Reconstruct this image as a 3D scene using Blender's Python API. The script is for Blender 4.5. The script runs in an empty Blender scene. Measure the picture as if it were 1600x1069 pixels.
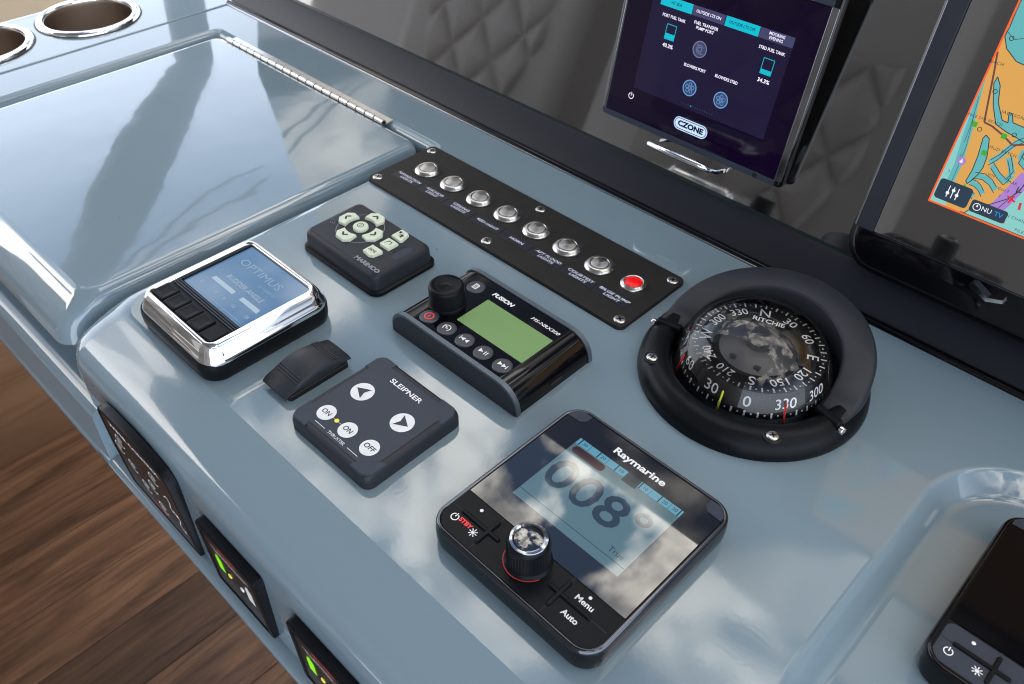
import bpy, math, random
from mathutils import Vector, Matrix
from mathutils.geometry import tessellate_polygon
random.seed(7)
S = 0.001                                    # everything below is written in millimetres
sc = bpy.context.scene
COL = sc.collection
pi, sin, cos, rad = math.pi, math.sin, math.cos, math.radians

# ------------------------------------------------------------------ camera
CAM_F = 1336.46                              # focal length in pixels of the 1600 px wide photograph
CAM_C = Vector((216.41, -322.37, 373.05))
CAM_R = Matrix(((0.71617042, 0.69786954, 0.0088337),
                (-0.47434282, 0.4774195, 0.73964147),
                (0.51195587, -0.53389955, 0.67294313)))      # rows: right, up, back
cd = bpy.data.cameras.new('camera')
cam = bpy.data.objects.new('camera', cd)
COL.objects.link(cam)
m4 = CAM_R.transposed().to_4x4()
m4.translation = CAM_C * S
cam.matrix_world = m4
cd.sensor_width = 36.0
cd.lens = CAM_F / 1600 * 36.0
cd.clip_start = 0.01
cd.clip_end = 500
cd.dof.use_dof = True
cd.dof.focus_distance = 0.50
cd.dof.aperture_fstop = 18.0
sc.camera = cam

# ------------------------------------------------------------------ world: partly cloudy sky
SUN_AZ, SUN_EL = rad(215), rad(32)           # sun azimuth measured from +X, counter-clockwise
w = bpy.data.worlds.new('World')
sc.world = w
w.use_nodes = True
nt = w.node_tree
N, L = nt.nodes, nt.links
N.clear()
out = N.new('ShaderNodeOutputWorld')
bg = N.new('ShaderNodeBackground')
L.new(bg.outputs[0], out.inputs[0])
sky = N.new('ShaderNodeTexSky')
sky.sky_type = 'NISHITA'
sky.sun_disc = False
sky.sun_elevation = SUN_EL
sky.sun_rotation = rad(90) - SUN_AZ
sky.altitude = 50
tc = N.new('ShaderNodeTexCoord')
sep = N.new('ShaderNodeSeparateXYZ')
L.new(tc.outputs['Generated'], sep.inputs[0])
zz = N.new('ShaderNodeMath'); zz.operation = 'ADD'; zz.inputs[1].default_value = 0.25
L.new(sep.outputs['Z'], zz.inputs[0])
zm = N.new('ShaderNodeMath'); zm.operation = 'MAXIMUM'; zm.inputs[1].default_value = 0.12
L.new(zz.outputs[0], zm.inputs[0])
dx = N.new('ShaderNodeMath'); dx.operation = 'DIVIDE'
dy = N.new('ShaderNodeMath'); dy.operation = 'DIVIDE'
L.new(sep.outputs['X'], dx.inputs[0]); L.new(zm.outputs[0], dx.inputs[1])
L.new(sep.outputs['Y'], dy.inputs[0]); L.new(zm.outputs[0], dy.inputs[1])
cmb = N.new('ShaderNodeCombineXYZ')
L.new(dx.outputs[0], cmb.inputs[0]); L.new(dy.outputs[0], cmb.inputs[1])
cmb.inputs[2].default_value = 3.3
nz = N.new('ShaderNodeTexNoise')
nz.inputs['Scale'].default_value = 4.2
nz.inputs['Detail'].default_value = 9
nz.inputs['Roughness'].default_value = 0.55
nz.inputs['Distortion'].default_value = 0.25
L.new(cmb.outputs[0], nz.inputs['Vector'])
rmp = N.new('ShaderNodeValToRGB')
rmp.color_ramp.elements[0].position = 0.475
rmp.color_ramp.elements[1].position = 0.535
L.new(nz.outputs[0], rmp.inputs[0])
rm2 = N.new('ShaderNodeValToRGB')
rm2.color_ramp.elements[0].position = 0.40
rm2.color_ramp.elements[1].position = 0.62
rm2.color_ramp.elements[0].color = (3.6, 3.4, 3.1, 1)
rm2.color_ramp.elements[1].color = (1.0, 0.98, 0.96, 1)
nz2 = N.new('ShaderNodeTexNoise')                # light tops and grey undersides
nz2.inputs['Scale'].default_value = 9.0; nz2.inputs['Detail'].default_value = 7; nz2.inputs['Roughness'].default_value = 0.6
L.new(cmb.outputs[0], nz2.inputs['Vector'])
L.new(nz2.outputs[0], rm2.inputs[0])
skm = N.new('ShaderNodeVectorMath'); skm.operation = 'SCALE'
skm.inputs[3].default_value = 0.15
L.new(sky.outputs[0], skm.inputs[0])
mix = N.new('ShaderNodeMix'); mix.data_type = 'RGBA'
fade = N.new('ShaderNodeMapRange'); fade.interpolation_type = 'SMOOTHSTEP'      # clouds thin out into haze near the horizon
fade.inputs[1].default_value = 0.50; fade.inputs[2].default_value = 0.70
L.new(sep.outputs['Z'], fade.inputs[0])
cf_ = N.new('ShaderNodeMath'); cf_.operation = 'MULTIPLY'
L.new(rmp.outputs[0], cf_.inputs[0]); L.new(fade.outputs[0], cf_.inputs[1])
L.new(cf_.outputs[0], mix.inputs[0])
hz = N.new('ShaderNodeMapRange'); hz.interpolation_type = 'SMOOTHSTEP'          # pale haze all round the horizon
hz.inputs[1].default_value = 0.30; hz.inputs[2].default_value = 0.58; hz.inputs[3].default_value = 0.75; hz.inputs[4].default_value = 0.0
L.new(sep.outputs['Z'], hz.inputs[0])
hm = N.new('ShaderNodeMix'); hm.data_type = 'RGBA'
L.new(hz.outputs[0], hm.inputs[0]); L.new(skm.outputs[0], hm.inputs[6]); hm.inputs[7].default_value = (1.9, 2.08, 2.4, 1)
L.new(hm.outputs[2], mix.inputs[6]); L.new(rm2.outputs[0], mix.inputs[7])
L.new(mix.outputs[2], bg.inputs[0])
bg.inputs[1].default_value = 1.0

# ------------------------------------------------------------------ sun behind thin cloud
sd = bpy.data.lights.new('sun', 'SUN')
sd.energy = 0.25
sd.angle = rad(30)
sd.color = (1.0, 0.95, 0.88)
sun = bpy.data.objects.new('sun', sd)
COL.objects.link(sun)
sun.rotation_euler = Vector((cos(SUN_AZ) * cos(SUN_EL), sin(SUN_AZ) * cos(SUN_EL), sin(SUN_EL))).to_track_quat('Z', 'Y').to_euler()

sc.view_settings.view_transform = 'Standard'
sc.view_settings.look = 'None'
sc.view_settings.gamma = 1
sc.view_settings.exposure = 0.75
sc.cycles.max_bounces = 8
sc.cycles.transparent_max_bounces = 12
sc.cycles.use_denoising = True
sc.cycles.filter_width = 1.05
sc.cycles.sample_clamp_indirect = 6


# ------------------------------------------------------------------ materials
def mat(name, col, rough=0.5, metal=0.0, ior=1.5, coat=0.0, coat_rough=0.03, emit=None, estr=1.0,
        bump=None, bump2=None, aniso=0.0, colvar=None, rvar=None, specks=False):
    m = bpy.data.materials.new(name)
    m.use_nodes = True
    nt = m.node_tree
    b = nt.nodes['Principled BSDF']
    b.inputs['Base Color'].default_value = (*col, 1)
    b.inputs['Roughness'].default_value = rough
    b.inputs['Metallic'].default_value = metal
    b.inputs['IOR'].default_value = ior
    b.inputs['Coat Weight'].default_value = coat
    b.inputs['Coat Roughness'].default_value = coat_rough
    if emit:
        b.inputs['Emission Color'].default_value = (*emit, 1)
        b.inputs['Emission Strength'].default_value = estr * 0.62
    t = nt.nodes.new('ShaderNodeTexCoord')
    prev = None
    for bp in (bump, bump2):
        if bp:
            sc_, st_, dist = bp
            n = nt.nodes.new('ShaderNodeTexNoise')
            n.inputs['Scale'].default_value = sc_
            n.inputs['Detail'].default_value = 3
            nt.links.new(t.outputs['Object'], n.inputs['Vector'])
            bb = nt.nodes.new('ShaderNodeBump')
            bb.inputs['Strength'].default_value = st_
            bb.inputs['Distance'].default_value = dist
            nt.links.new(n.outputs[0], bb.inputs['Height'])
            if prev:
                nt.links.new(prev.outputs[0], bb.inputs['Normal'])
            prev = bb
    if prev:
        nt.links.new(prev.outputs[0], b.inputs['Normal'])
        if coat:
            nt.links.new(prev.outputs[0], b.inputs['Coat Normal'])
    if colvar:
        sc_, amt = colvar
        n = nt.nodes.new('ShaderNodeTexNoise')
        n.inputs['Scale'].default_value = sc_
        n.inputs['Detail'].default_value = 5
        nt.links.new(t.outputs['Object'], n.inputs['Vector'])
        mr = nt.nodes.new('ShaderNodeMapRange')
        mr.inputs[1].default_value = 0.3; mr.inputs[2].default_value = 0.7
        mr.inputs[3].default_value = 1 - amt; mr.inputs[4].default_value = 1 + amt
        nt.links.new(n.outputs[0], mr.inputs[0])
        vm = nt.nodes.new('ShaderNodeVectorMath'); vm.operation = 'SCALE'
        vm.inputs[0].default_value = col
        nt.links.new(mr.outputs[0], vm.inputs[3])
        nt.links.new(vm.outputs[0], b.inputs['Base Color'])
    if specks:                               # stray dust specks with a shape of their own
        vo = nt.nodes.new('ShaderNodeTexVoronoi'); vo.inputs['Scale'].default_value = 34
        nt.links.new(t.outputs['Object'], vo.inputs['Vector'])
        lt = nt.nodes.new('ShaderNodeMath'); lt.operation = 'LESS_THAN'; lt.inputs[1].default_value = 0.022
        nt.links.new(vo.outputs['Distance'], lt.inputs[0])
        sx_ = nt.nodes.new('ShaderNodeSeparateColor'); nt.links.new(vo.outputs['Color'], sx_.inputs[0])
        gt = nt.nodes.new('ShaderNodeMath'); gt.operation = 'GREATER_THAN'; gt.inputs[1].default_value = 0.55
        nt.links.new(sx_.outputs[0], gt.inputs[0])
        mu = nt.nodes.new('ShaderNodeMath'); mu.operation = 'MULTIPLY'
        nt.links.new(lt.outputs[0], mu.inputs[0]); nt.links.new(gt.outputs[0], mu.inputs[1])
        mx = nt.nodes.new('ShaderNodeMix'); mx.data_type = 'RGBA'
        mx.inputs[6].default_value = (*col, 1); mx.inputs[7].default_value = (0.05, 0.05, 0.045, 1)
        nt.links.new(mu.outputs[0], mx.inputs[0]); nt.links.new(mx.outputs[2], b.inputs['Base Color'])
    if rvar:
        sc_, r0, r1 = rvar
        n = nt.nodes.new('ShaderNodeTexNoise')
        n.inputs['Scale'].default_value = sc_
        n.inputs['Detail'].default_value = 6
        nt.links.new(t.outputs['Object'], n.inputs['Vector'])
        mr = nt.nodes.new('ShaderNodeMapRange')
        mr.inputs[1].default_value = 0.35; mr.inputs[2].default_value = 0.7
        mr.inputs[3].default_value = r0; mr.inputs[4].default_value = r1
        nt.links.new(n.outputs[0], mr.inputs[0])
        nt.links.new(mr.outputs[0], b.inputs['Roughness'])
    if aniso:
        b.inputs['Anisotropic'].default_value = aniso
        tg = nt.nodes.new('ShaderNodeTangent')
        tg.direction_type = 'RADIAL'; tg.axis = 'Z'
        nt.links.new(tg.outputs[0], b.inputs['Tangent'])
    return m


M = {}
M['gel'] = mat('gelcoat_grey_blue', (0.205, 0.280, 0.325), 0.16, ior=1.5, coat=0.5, bump=(5, 0.05, 0.01),
               bump2=(420, 0.012, 0.001), coat_rough=0.02, rvar=(14, 0.03, 0.12), specks=True)
M['gel_lid'] = mat('gelcoat_lid', (0.205, 0.280, 0.325), 0.16, ior=1.6, coat=1.0, bump=(7, 0.05, 0.012),
                   bump2=(40, 0.010, 0.002), coat_rough=0.02, rvar=(14, 0.03, 0.12), specks=True)
M['black'] = mat('black_plastic', (0.006, 0.007, 0.009), 0.34, ior=1.22, bump=(1500, 0.15, 0.0003))
M['charcoal'] = mat('charcoal_plastic', (0.026, 0.029, 0.036), 0.42, ior=1.33, bump=(1800, 0.25, 0.0003), colvar=(60, 0.08))
M['slate'] = mat('slate_plastic', (0.036, 0.046, 0.066), 0.38, ior=1.32, bump=(1800, 0.15, 0.0003))
M['rubber'] = mat('black_rubber', (0.008, 0.008, 0.009), 0.55)
M['gloss'] = mat('gloss_black', (0.003, 0.003, 0.004), 0.04, ior=1.4)
M['rim'] = mat('black_chrome', (0.10, 0.105, 0.12), 0.12, 1.0)
M['glass_dark'] = mat('display_glass', (0.006, 0.006, 0.008), 0.02, ior=1.95, rvar=(30, 0.010, 0.03))
M['glass_plain'] = mat('blank_glass', (0.004, 0.004, 0.005), 0.06, ior=1.15)
M['panel_glass'] = mat('smoked_panel', (0.010, 0.0095, 0.009), 0.05, ior=2.75, rvar=(20, 0.02, 0.06))
M['band'] = mat('band_vinyl', (0.012, 0.014, 0.021), 0.42, bump=(1600, 0.2, 0.0003), ior=1.35)
M['chrome'] = mat('chrome', (0.86, 0.86, 0.86), 0.05, 1.0)
M['chrome_dark'] = mat('dark_chrome', (0.32, 0.33, 0.35), 0.10, 1.0)
M['steel'] = mat('brushed_steel', (0.62, 0.60, 0.57), 0.26, 1.0, colvar=(300, 0.08))
M['steel_cap'] = mat('spun_steel', (0.60, 0.585, 0.55), 0.30, 1.0, aniso=0.85)
M['steel_cup'] = mat('cup_steel', (0.42, 0.36, 0.31), 0.30, 1.0, aniso=0.7)
M['plate'] = mat('switch_plate', (0.018, 0.0165, 0.015), 0.45, ior=1.35, bump=(2200, 0.3, 0.0003), colvar=(80, 0.12))
M['label'] = mat('label_tape', (0.012, 0.013, 0.021), 0.35)
M['white'] = mat('white_print', (0.90, 0.90, 0.90), 0.5)
M['grey_print'] = mat('grey_print', (0.30, 0.31, 0.33), 0.5)
M['lab_white'] = mat('label_print', (0.80, 0.84, 0.95), 0.5)
M['white_btn'] = mat('white_key', (0.86, 0.87, 0.87), 0.4)
M['dark_print'] = mat('dark_print', (0.03, 0.036, 0.05), 0.5)
M['pale_key'] = mat('pale_green_key', (0.74, 0.80, 0.62), 0.42)  # pale green is the keys' own colour
M['ink'] = mat('black_ink', (0.015, 0.015, 0.012), 0.6)
M['red'] = mat('red_lens', (0.62, 0.004, 0.004), 0.25, emit=(1, 0.0, 0.0), estr=0.35)
M['red_print'] = mat('red_print', (0.62, 0.03, 0.035), 0.5)
M['red_lit'] = mat('red_backlit', (0.5, 0.03, 0.03), 0.5, emit=(1, 0.05, 0.05), estr=0.6)
M['lcd_green'] = mat('green_lcd', (0.15, 0.25, 0.10), 0.22, emit=(0.15, 0.27, 0.09), estr=0.36, ior=1.4)
M['lcd_blue'] = mat('blue_lcd', (0.06, 0.13, 0.22), 0.03, emit=(0.045, 0.12, 0.23), estr=0.6, ior=1.5)
M['lcd_blue_lit'] = mat('blue_lcd_segments', (0.25, 0.3, 0.34), 0.2, emit=(0.30, 0.42, 0.52), estr=0.5)
M['lcd_blue_dim'] = mat('blue_lcd_faint', (0.15, 0.2, 0.26), 0.2, emit=(0.16, 0.27, 0.40), estr=0.6)
M['lcd_teal'] = mat('teal_lcd', (0.01, 0.03, 0.04), 0.03, emit=(0.11, 0.19, 0.21), estr=0.62, ior=2.1)
M['lcd_teal_hi'] = mat('teal_lcd_scale', (0.02, 0.05, 0.07), 0.05, emit=(0.10, 0.33, 0.46), estr=0.75, ior=2.0)
M['lcd_seg'] = mat('lcd_dark_segment', (0.002, 0.003, 0.004), 0.03, emit=(0.012, 0.028, 0.035), estr=0.6, ior=2.1)
M['lcd_pill'] = mat('lcd_red_bar', (0.012, 0.003, 0.004), 0.05, emit=(0.05, 0.012, 0.016), estr=0.5, ior=1.8)
M['grey_rim'] = mat('grey_side_plate', (0.10, 0.125, 0.15), 0.32, metal=0.3)
M['scr_bg'] = mat('screen_background', (0.004, 0.003, 0.008), 0.05, emit=(0.013, 0.009, 0.036), estr=0.85, ior=1.3, colvar=(40, 0.3))
M['scr_bez'] = mat('screen_border', (0.003, 0.002, 0.006), 0.04, emit=(0.005, 0.001, 0.014), estr=0.7, ior=1.3)
M['scr_cyan'] = mat('screen_cyan', (0.0, 0.03, 0.04), 0.2, emit=(0.0, 0.52, 0.66), estr=0.9)
M['scr_tab'] = mat('screen_tab', (0.01, 0.01, 0.02), 0.2, emit=(0.05, 0.05, 0.13), estr=0.9)
M['scr_white'] = mat('screen_white', (0.1, 0.1, 0.1), 0.3, emit=(0.85, 0.80, 0.98), estr=1.1)
M['scr_blue'] = mat('screen_blue', (0.02, 0.03, 0.05), 0.3, emit=(0.14, 0.36, 0.72), estr=0.95)
M['scr_grey'] = mat('screen_grey', (0.02, 0.02, 0.03), 0.3, emit=(0.20, 0.20, 0.34), estr=0.9)
M['scr_disc'] = mat('screen_disc', (0.01, 0.01, 0.02), 0.3, emit=(0.03, 0.05, 0.13), estr=0.9)
M['scr_logo'] = mat('logo_light', (0.3, 0.35, 0.4), 0.3, emit=(0.45, 0.62, 0.90), estr=0.9)
M['ch_land'] = mat('chart_land', (0.05, 0.03, 0.01), 0.15, emit=(0.70, 0.36, 0.085), estr=0.95, colvar=(50, 0.1))
M['ch_water'] = mat('chart_water', (0.01, 0.03, 0.03), 0.15, emit=(0.12, 0.44, 0.46), estr=0.95)
M['ch_pale'] = mat('chart_pale_water', (0.01, 0.03, 0.03), 0.15, emit=(0.25, 0.60, 0.56), estr=0.95)
M['ch_deep'] = mat('chart_shallow', (0.01, 0.03, 0.03), 0.15, emit=(0.07, 0.32, 0.38), estr=0.95)
M['ch_purple'] = mat('chart_purple', (0.02, 0.01, 0.03), 0.15, emit=(0.40, 0.22, 0.62), estr=0.95)
M['ch_edge'] = mat('chart_border', (0.05, 0.01, 0.0), 0.15, emit=(0.95, 0.13, 0.035), estr=0.95)
M['ch_ink'] = mat('chart_ink', (0.01, 0.01, 0.01), 0.3, emit=(0.035, 0.045, 0.05), estr=0.9)
M['ch_brown'] = mat('chart_brown_ink', (0.01, 0.01, 0.01), 0.3, emit=(0.16, 0.055, 0.05), estr=0.9)
M['ch_red'] = mat('chart_red', (0.03, 0.0, 0.0), 0.3, emit=(0.70, 0.03, 0.05), estr=0.9)
M['ch_green'] = mat('chart_green', (0.0, 0.02, 0.0), 0.3, emit=(0.06, 0.42, 0.04), estr=0.9)
M['ch_navy'] = mat('chart_button', (0.005, 0.008, 0.012), 0.2, emit=(0.022, 0.045, 0.075), estr=0.9)
M['ch_white'] = mat('chart_white', (0.1, 0.1, 0.1), 0.3, emit=(0.85, 0.85, 0.88), estr=0.95)
M['ch_blue'] = mat('chart_blue', (0.0, 0.02, 0.05), 0.3, emit=(0.02, 0.30, 0.80), estr=0.95)
M['led_y'] = mat('yellow_led', (0.5, 0.42, 0.03), 0.3, emit=(0.9, 0.75, 0.1), estr=0.5)
M['led_g'] = mat('green_lamp', (0.15, 0.45, 0.01), 0.3, emit=(0.22, 0.72, 0.0), estr=0.75)
M['led_w'] = mat('white_lamp', (0.6, 0.6, 0.6), 0.3, emit=(0.8, 0.8, 0.8), estr=0.25)
M['panel_brown'] = mat('panel_face', (0.018, 0.013, 0.011), 0.28)
M['tan'] = mat('tan_panel', (0.42, 0.31, 0.19), 0.55, colvar=(8, 0.08))
M['seat'] = mat('seat_leather', (0.27, 0.235, 0.205), 0.5, bump=(500, 0.2, 0.001))
M['roof'] = mat('roof_lining', (0.10, 0.093, 0.088), 0.6)
M['frame'] = mat('frame_paint', (0.13, 0.15, 0.16), 0.35)
M['lub_red'] = mat('red_line', (0.60, 0.025, 0.015), 0.4)
M['lub_yel'] = mat('yellow_line', (0.62, 0.62, 0.03), 0.4)
M['card'] = mat('compass_card', (0.004, 0.004, 0.005), 0.35)
M['hub'] = mat('compass_hub', (0.035, 0.034, 0.036), 0.35)


def wood_mat(name, dark, light, scale=1.0, along='Y'):
    m = bpy.data.materials.new(name)
    m.use_nodes = True
    nt = m.node_tree
    b = nt.nodes['Principled BSDF']
    b.inputs['Roughness'].default_value = 0.42
    t = nt.nodes.new('ShaderNodeTexCoord')
    oi = nt.nodes.new('ShaderNodeObjectInfo')
    mp = nt.nodes.new('ShaderNodeMapping')
    mp.inputs['Scale'].default_value = (52 * scale, 4.0 * scale, 52 * scale) if along == 'Y' else (34 * scale, 34 * scale, 2.2 * scale)
    if along == 'Z2':
        mp.inputs['Scale'].default_value = (30 * scale, 2.0 * scale, 30 * scale)
    add = nt.nodes.new('ShaderNodeVectorMath'); add.operation = 'ADD'
    sc3 = nt.nodes.new('ShaderNodeVectorMath'); sc3.operation = 'SCALE'; sc3.inputs[3].default_value = 17.0
    cmb = nt.nodes.new('ShaderNodeCombineXYZ')
    nt.links.new(oi.outputs['Random'], cmb.inputs[0]); nt.links.new(oi.outputs['Random'], cmb.inputs[1])
    nt.links.new(cmb.outputs[0], sc3.inputs[0])
    nt.links.new(t.outputs['Object'], mp.inputs[0])
    nt.links.new(mp.outputs[0], add.inputs[0]); nt.links.new(sc3.outputs[0], add.inputs[1])
    n = nt.nodes.new('ShaderNodeTexNoise')
    n.inputs['Scale'].default_value = 1.0; n.inputs['Detail'].default_value = 8
    n.inputs['Roughness'].default_value = 0.65; n.inputs['Distortion'].default_value = 1.1
    nt.links.new(add.outputs[0], n.inputs['Vector'])
    r = nt.nodes.new('ShaderNodeValToRGB')
    r.color_ramp.elements[0].position = 0.33; r.color_ramp.elements[0].color = (*dark, 1)
    r.color_ramp.elements[1].position = 0.68; r.color_ramp.elements[1].color = (*light, 1)
    nt.links.new(n.outputs[0], r.inputs[0])
    mr = nt.nodes.new('ShaderNodeMapRange'); mr.inputs[3].default_value = 0.65; mr.inputs[4].default_value = 1.55
    nt.links.new(oi.outputs['Random'], mr.inputs[0])
    vm = nt.nodes.new('ShaderNodeVectorMath'); vm.operation = 'SCALE'
    nt.links.new(r.outputs[0], vm.inputs[0]); nt.links.new(mr.outputs[0], vm.inputs[3])
    nt.links.new(vm.outputs[0], b.inputs['Base Color'])
    bp = nt.nodes.new('ShaderNodeBump'); bp.inputs['Strength'].default_value = 0.15; bp.inputs['Distance'].default_value = 0.001
    nt.links.new(n.outputs[0], bp.inputs['Height']); nt.links.new(bp.outputs[0], b.inputs['Normal'])
    return m


M['floor'] = wood_mat('walnut_planks', (0.060, 0.028, 0.015), (0.215, 0.108, 0.056))
M['cabinet'] = wood_mat('walnut_cabinet', (0.17, 0.085, 0.042), (0.27, 0.145, 0.075), 0.8, 'Z2')


def clear_mat(name, ior, tint=(1, 1, 1)):
    m = bpy.data.materials.new(name)
    m.use_nodes = True
    nt = m.node_tree
    nt.nodes.clear()
    o = nt.nodes.new('ShaderNodeOutputMaterial')
    tr = nt.nodes.new('ShaderNodeBsdfTransparent'); tr.inputs[0].default_value = (*tint, 1)
    gl = nt.nodes.new('ShaderNodeBsdfGlossy'); gl.inputs['Roughness'].default_value = 0.015
    fr = nt.nodes.new('ShaderNodeFresnel'); fr.inputs[0].default_value = ior
    mx = nt.nodes.new('ShaderNodeMixShader')
    nt.links.new(fr.outputs[0], mx.inputs[0]); nt.links.new(tr.outputs[0], mx.inputs[1]); nt.links.new(gl.outputs[0], mx.inputs[2])
    nt.links.new(mx.outputs[0], o.inputs[0])
    return m


M['dome'] = clear_mat('clear_dome', 1.5)
M['clear'] = clear_mat('clear_cover', 2.5)


# ------------------------------------------------------------------ builders
def thing(name, label=None, cat=None, loc=(0, 0, 0), rot=(0, 0, 0), group=None, kind=None):
    o = bpy.data.objects.new(name, None)
    o.empty_display_size = 0.02
    COL.objects.link(o)
    o.location = Vector(loc) * S
    o.rotation_euler = rot
    return tag(o, label, cat, group, kind)


def tag(o, label=None, cat=None, group=None, kind=None):
    if label: o['label'] = label
    if cat: o['category'] = cat
    if group: o['group'] = group
    if kind: o['kind'] = kind
    return o


def mesh(name, verts, faces, m, parent=None, smooth=35, loc=(0, 0, 0), rot=(0, 0, 0), flat=()):
    me = bpy.data.meshes.new(name)
    me.from_pydata([Vector(v) * S for v in verts], [], faces)
    me.validate()
    if smooth:
        me.shade_smooth()
        me.set_sharp_from_angle(angle=rad(smooth))
    if flat:
        for i in flat:
            if i < len(me.polygons):
                me.polygons[i].use_smooth = False
    me.materials.append(M[m] if isinstance(m, str) else m)
    o = bpy.data.objects.new(name, me)
    COL.objects.link(o)
    o.location = Vector(loc) * S
    o.rotation_euler = rot
    if parent: o.parent = parent
    return o


def rr(w, h, r, n=6, cx=0, cy=0):
    r = max(min(r, w / 2 - .01, h / 2 - .01), 0.01)
    p = []
    for (sx, sy, a0) in ((1, 1, 0), (-1, 1, 90), (-1, -1, 180), (1, -1, 270)):
        for k in range(n + 1):
            a = rad(a0 + 90 * k / n)
            p.append((cx + sx * (w / 2 - r) + r * cos(a), cy + sy * (h / 2 - r) + r * sin(a)))
    return p


def circ(r, n=40, cx=0, cy=0):
    return [(cx + r * cos(2 * pi * k / n), cy + r * sin(2 * pi * k / n)) for k in range(n)]


def loft(loops, cap_top=True, cap_bot=False, closed=True):
    v, f = [], []
    n = len(loops[0])
    for l in loops: v += l
    for k in range(len(loops) - 1):
        for i in range(n if closed else n - 1):
            j = (i + 1) % n
            f.append((k * n + i, k * n + j, (k + 1) * n + j, (k + 1) * n + i))
    fl = []
    if cap_bot:
        fl.append(len(f)); f.append(tuple(range(n - 1, -1, -1)))
    if cap_top:
        b = (len(loops) - 1) * n
        fl.append(len(f)); f.append(tuple(range(b, b + n)))
    return v, f, fl


def body(name, w, h, r, prof, m, parent, cx=0, cy=0, n=7, smooth=35, loc=(0, 0, 0), rot=(0, 0, 0), bot=False):
    """stack of rounded rectangles; prof = [(inset, z) ...] from the bottom up"""
    loops = [[(x, y, z) for x, y in rr(w - 2 * i, h - 2 * i, r - i, n, cx, cy)] for i, z in prof]
    v, f, fl = loft(loops, True, bot)
    return mesh(name, v, f, m, parent, smooth, loc, rot, fl)


def lathe(name, prof, m, parent, n=48, cx=0, cy=0, smooth=35, loc=(0, 0, 0), rot=(0, 0, 0), cap=True):
    loops = [[(x, y, z) for x, y in circ(max(r, .001), n, cx, cy)] for r, z in prof]
    v, f, fl = loft(loops, cap and prof[-1][0] > .01)
    return mesh(name, v, f, m, parent, smooth, loc, rot, fl)


def flat(name, pts, z, m, parent, loc=(0, 0, 0), rot=(0, 0, 0)):
    return mesh(name, [(x, y, z) for x, y in pts], [tuple(range(len(pts)))], m, parent, 0, loc, rot)


def quads(name, rects, z, m, parent, kind=None):
    """several flat shapes in one mesh"""
    v, f = [], []
    for pts in rects:
        b = len(v)
        v += [(x, y, z) for x, y in pts]
        f.append(tuple(range(b, b + len(pts))))
    o = mesh(name, v, f, m, parent, 0)
    if kind: o['kind'] = kind
    return o


def line(a, b, wd):
    d = Vector((b[0] - a[0], b[1] - a[1])); d.normalize()
    p = Vector((-d.y, d.x)) * wd / 2
    return [(a[0] + p.x, a[1] + p.y), (a[0] - p.x, a[1] - p.y), (b[0] - p.x, b[1] - p.y), (b[0] + p.x, b[1] + p.y)]


def pline(pts, wd):
    return [line(pts[i], pts[i + 1], wd) for i in range(len(pts) - 1)]


def ring2(cx, cy, r0, r1, a0=0, a1=360, n=28):
    q = []
    for k in range(n):
        A, B = rad(a0 + (a1 - a0) * k / n), rad(a0 + (a1 - a0) * (k + 1) / n)
        q.append([(cx + r0 * cos(A), cy + r0 * sin(A)), (cx + r1 * cos(A), cy + r1 * sin(A)),
                  (cx + r1 * cos(B), cy + r1 * sin(B)), (cx + r0 * cos(B), cy + r0 * sin(B))])
    return q


def text(s, size, x, y, z, m, parent, name='lettering', width=None, bold=0.0, shear=0.0, align='CENTER', rotz=0.0,
         sp=1.0, ext=0.0, rot=None, line_sp=0.85):
    c = bpy.data.curves.new(name, 'FONT')
    c.body = s
    c.size = size * 1.38 * S                 # size is the cap height
    c.align_x = align
    c.align_y = 'CENTER'
    c.offset = bold * S
    c.shear = shear
    c.space_character = sp
    c.space_line = line_sp
    c.extrude = ext * S
    c.resolution_u = 3
    o = bpy.data.objects.new(name, c)
    me = bpy.data.meshes.new_from_object(o)
    bpy.data.objects.remove(o); bpy.data.curves.remove(c)
    me.name = name
    if width and len(me.vertices):
        xs = [v.co.x for v in me.vertices]
        k = width * S / (max(xs) - min(xs))
        for v in me.vertices: v.co.x *= k
    me.materials.clear()
    me.materials.append(M[m])
    o = bpy.data.objects.new(name, me)
    COL.objects.link(o)
    o.location = Vector((x, y, z)) * S
    o.rotation_euler = rot if rot else (0, 0, rotz)
    o.parent = parent
    return o


def ext_x(name, prof, x0, x1, m, parent, smooth=35):
    """profile [(y, z)...] (closed) swept along X"""
    n = len(prof)
    v = [(x0, y, z) for y, z in prof] + [(x1, y, z) for y, z in prof]
    f = [(i, (i + 1) % n, n + (i + 1) % n, n + i) for i in range(n)]
    f += [tuple(range(n - 1, -1, -1)), tuple(range(n, 2 * n))]
    return mesh(name, v, f, m, parent, smooth)


def box(name, x0, x1, y0, y1, z0, z1, m, parent=None, bev=1.0, loc=(0, 0, 0), rot=(0, 0, 0)):
    return body(name, x1 - x0, y1 - y0, bev + .3, [(bev, z0), (0, z0 + bev), (0, z1 - bev), (bev * .3, z1 - bev * .3), (bev, z1)], m, parent,
                (x0 + x1) / 2, (y0 + y1) / 2, 4, 50, loc, rot, True)


def screw(parent, x, y, z, r=3.9, mt='steel', rot=(0, 0, 0), name='screw'):
    s = lathe(name, [(r, -1.0), (r, 0.0), (r * .93, .3), (r * .75, .5), (r * .35, .58), (0, .6)], mt, parent, 20, loc=(x, y, z), rot=rot)
    a = random.uniform(0, 90)
    q = []
    for k in (0, 90):
        A = rad(a + k)
        q.append(line((-r * .55 * cos(A), -r * .55 * sin(A)), (r * .55 * cos(A), r * .55 * sin(A)), r * .26))
    quads('slot', q, .68, 'rubber', s)
    return s


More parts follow.
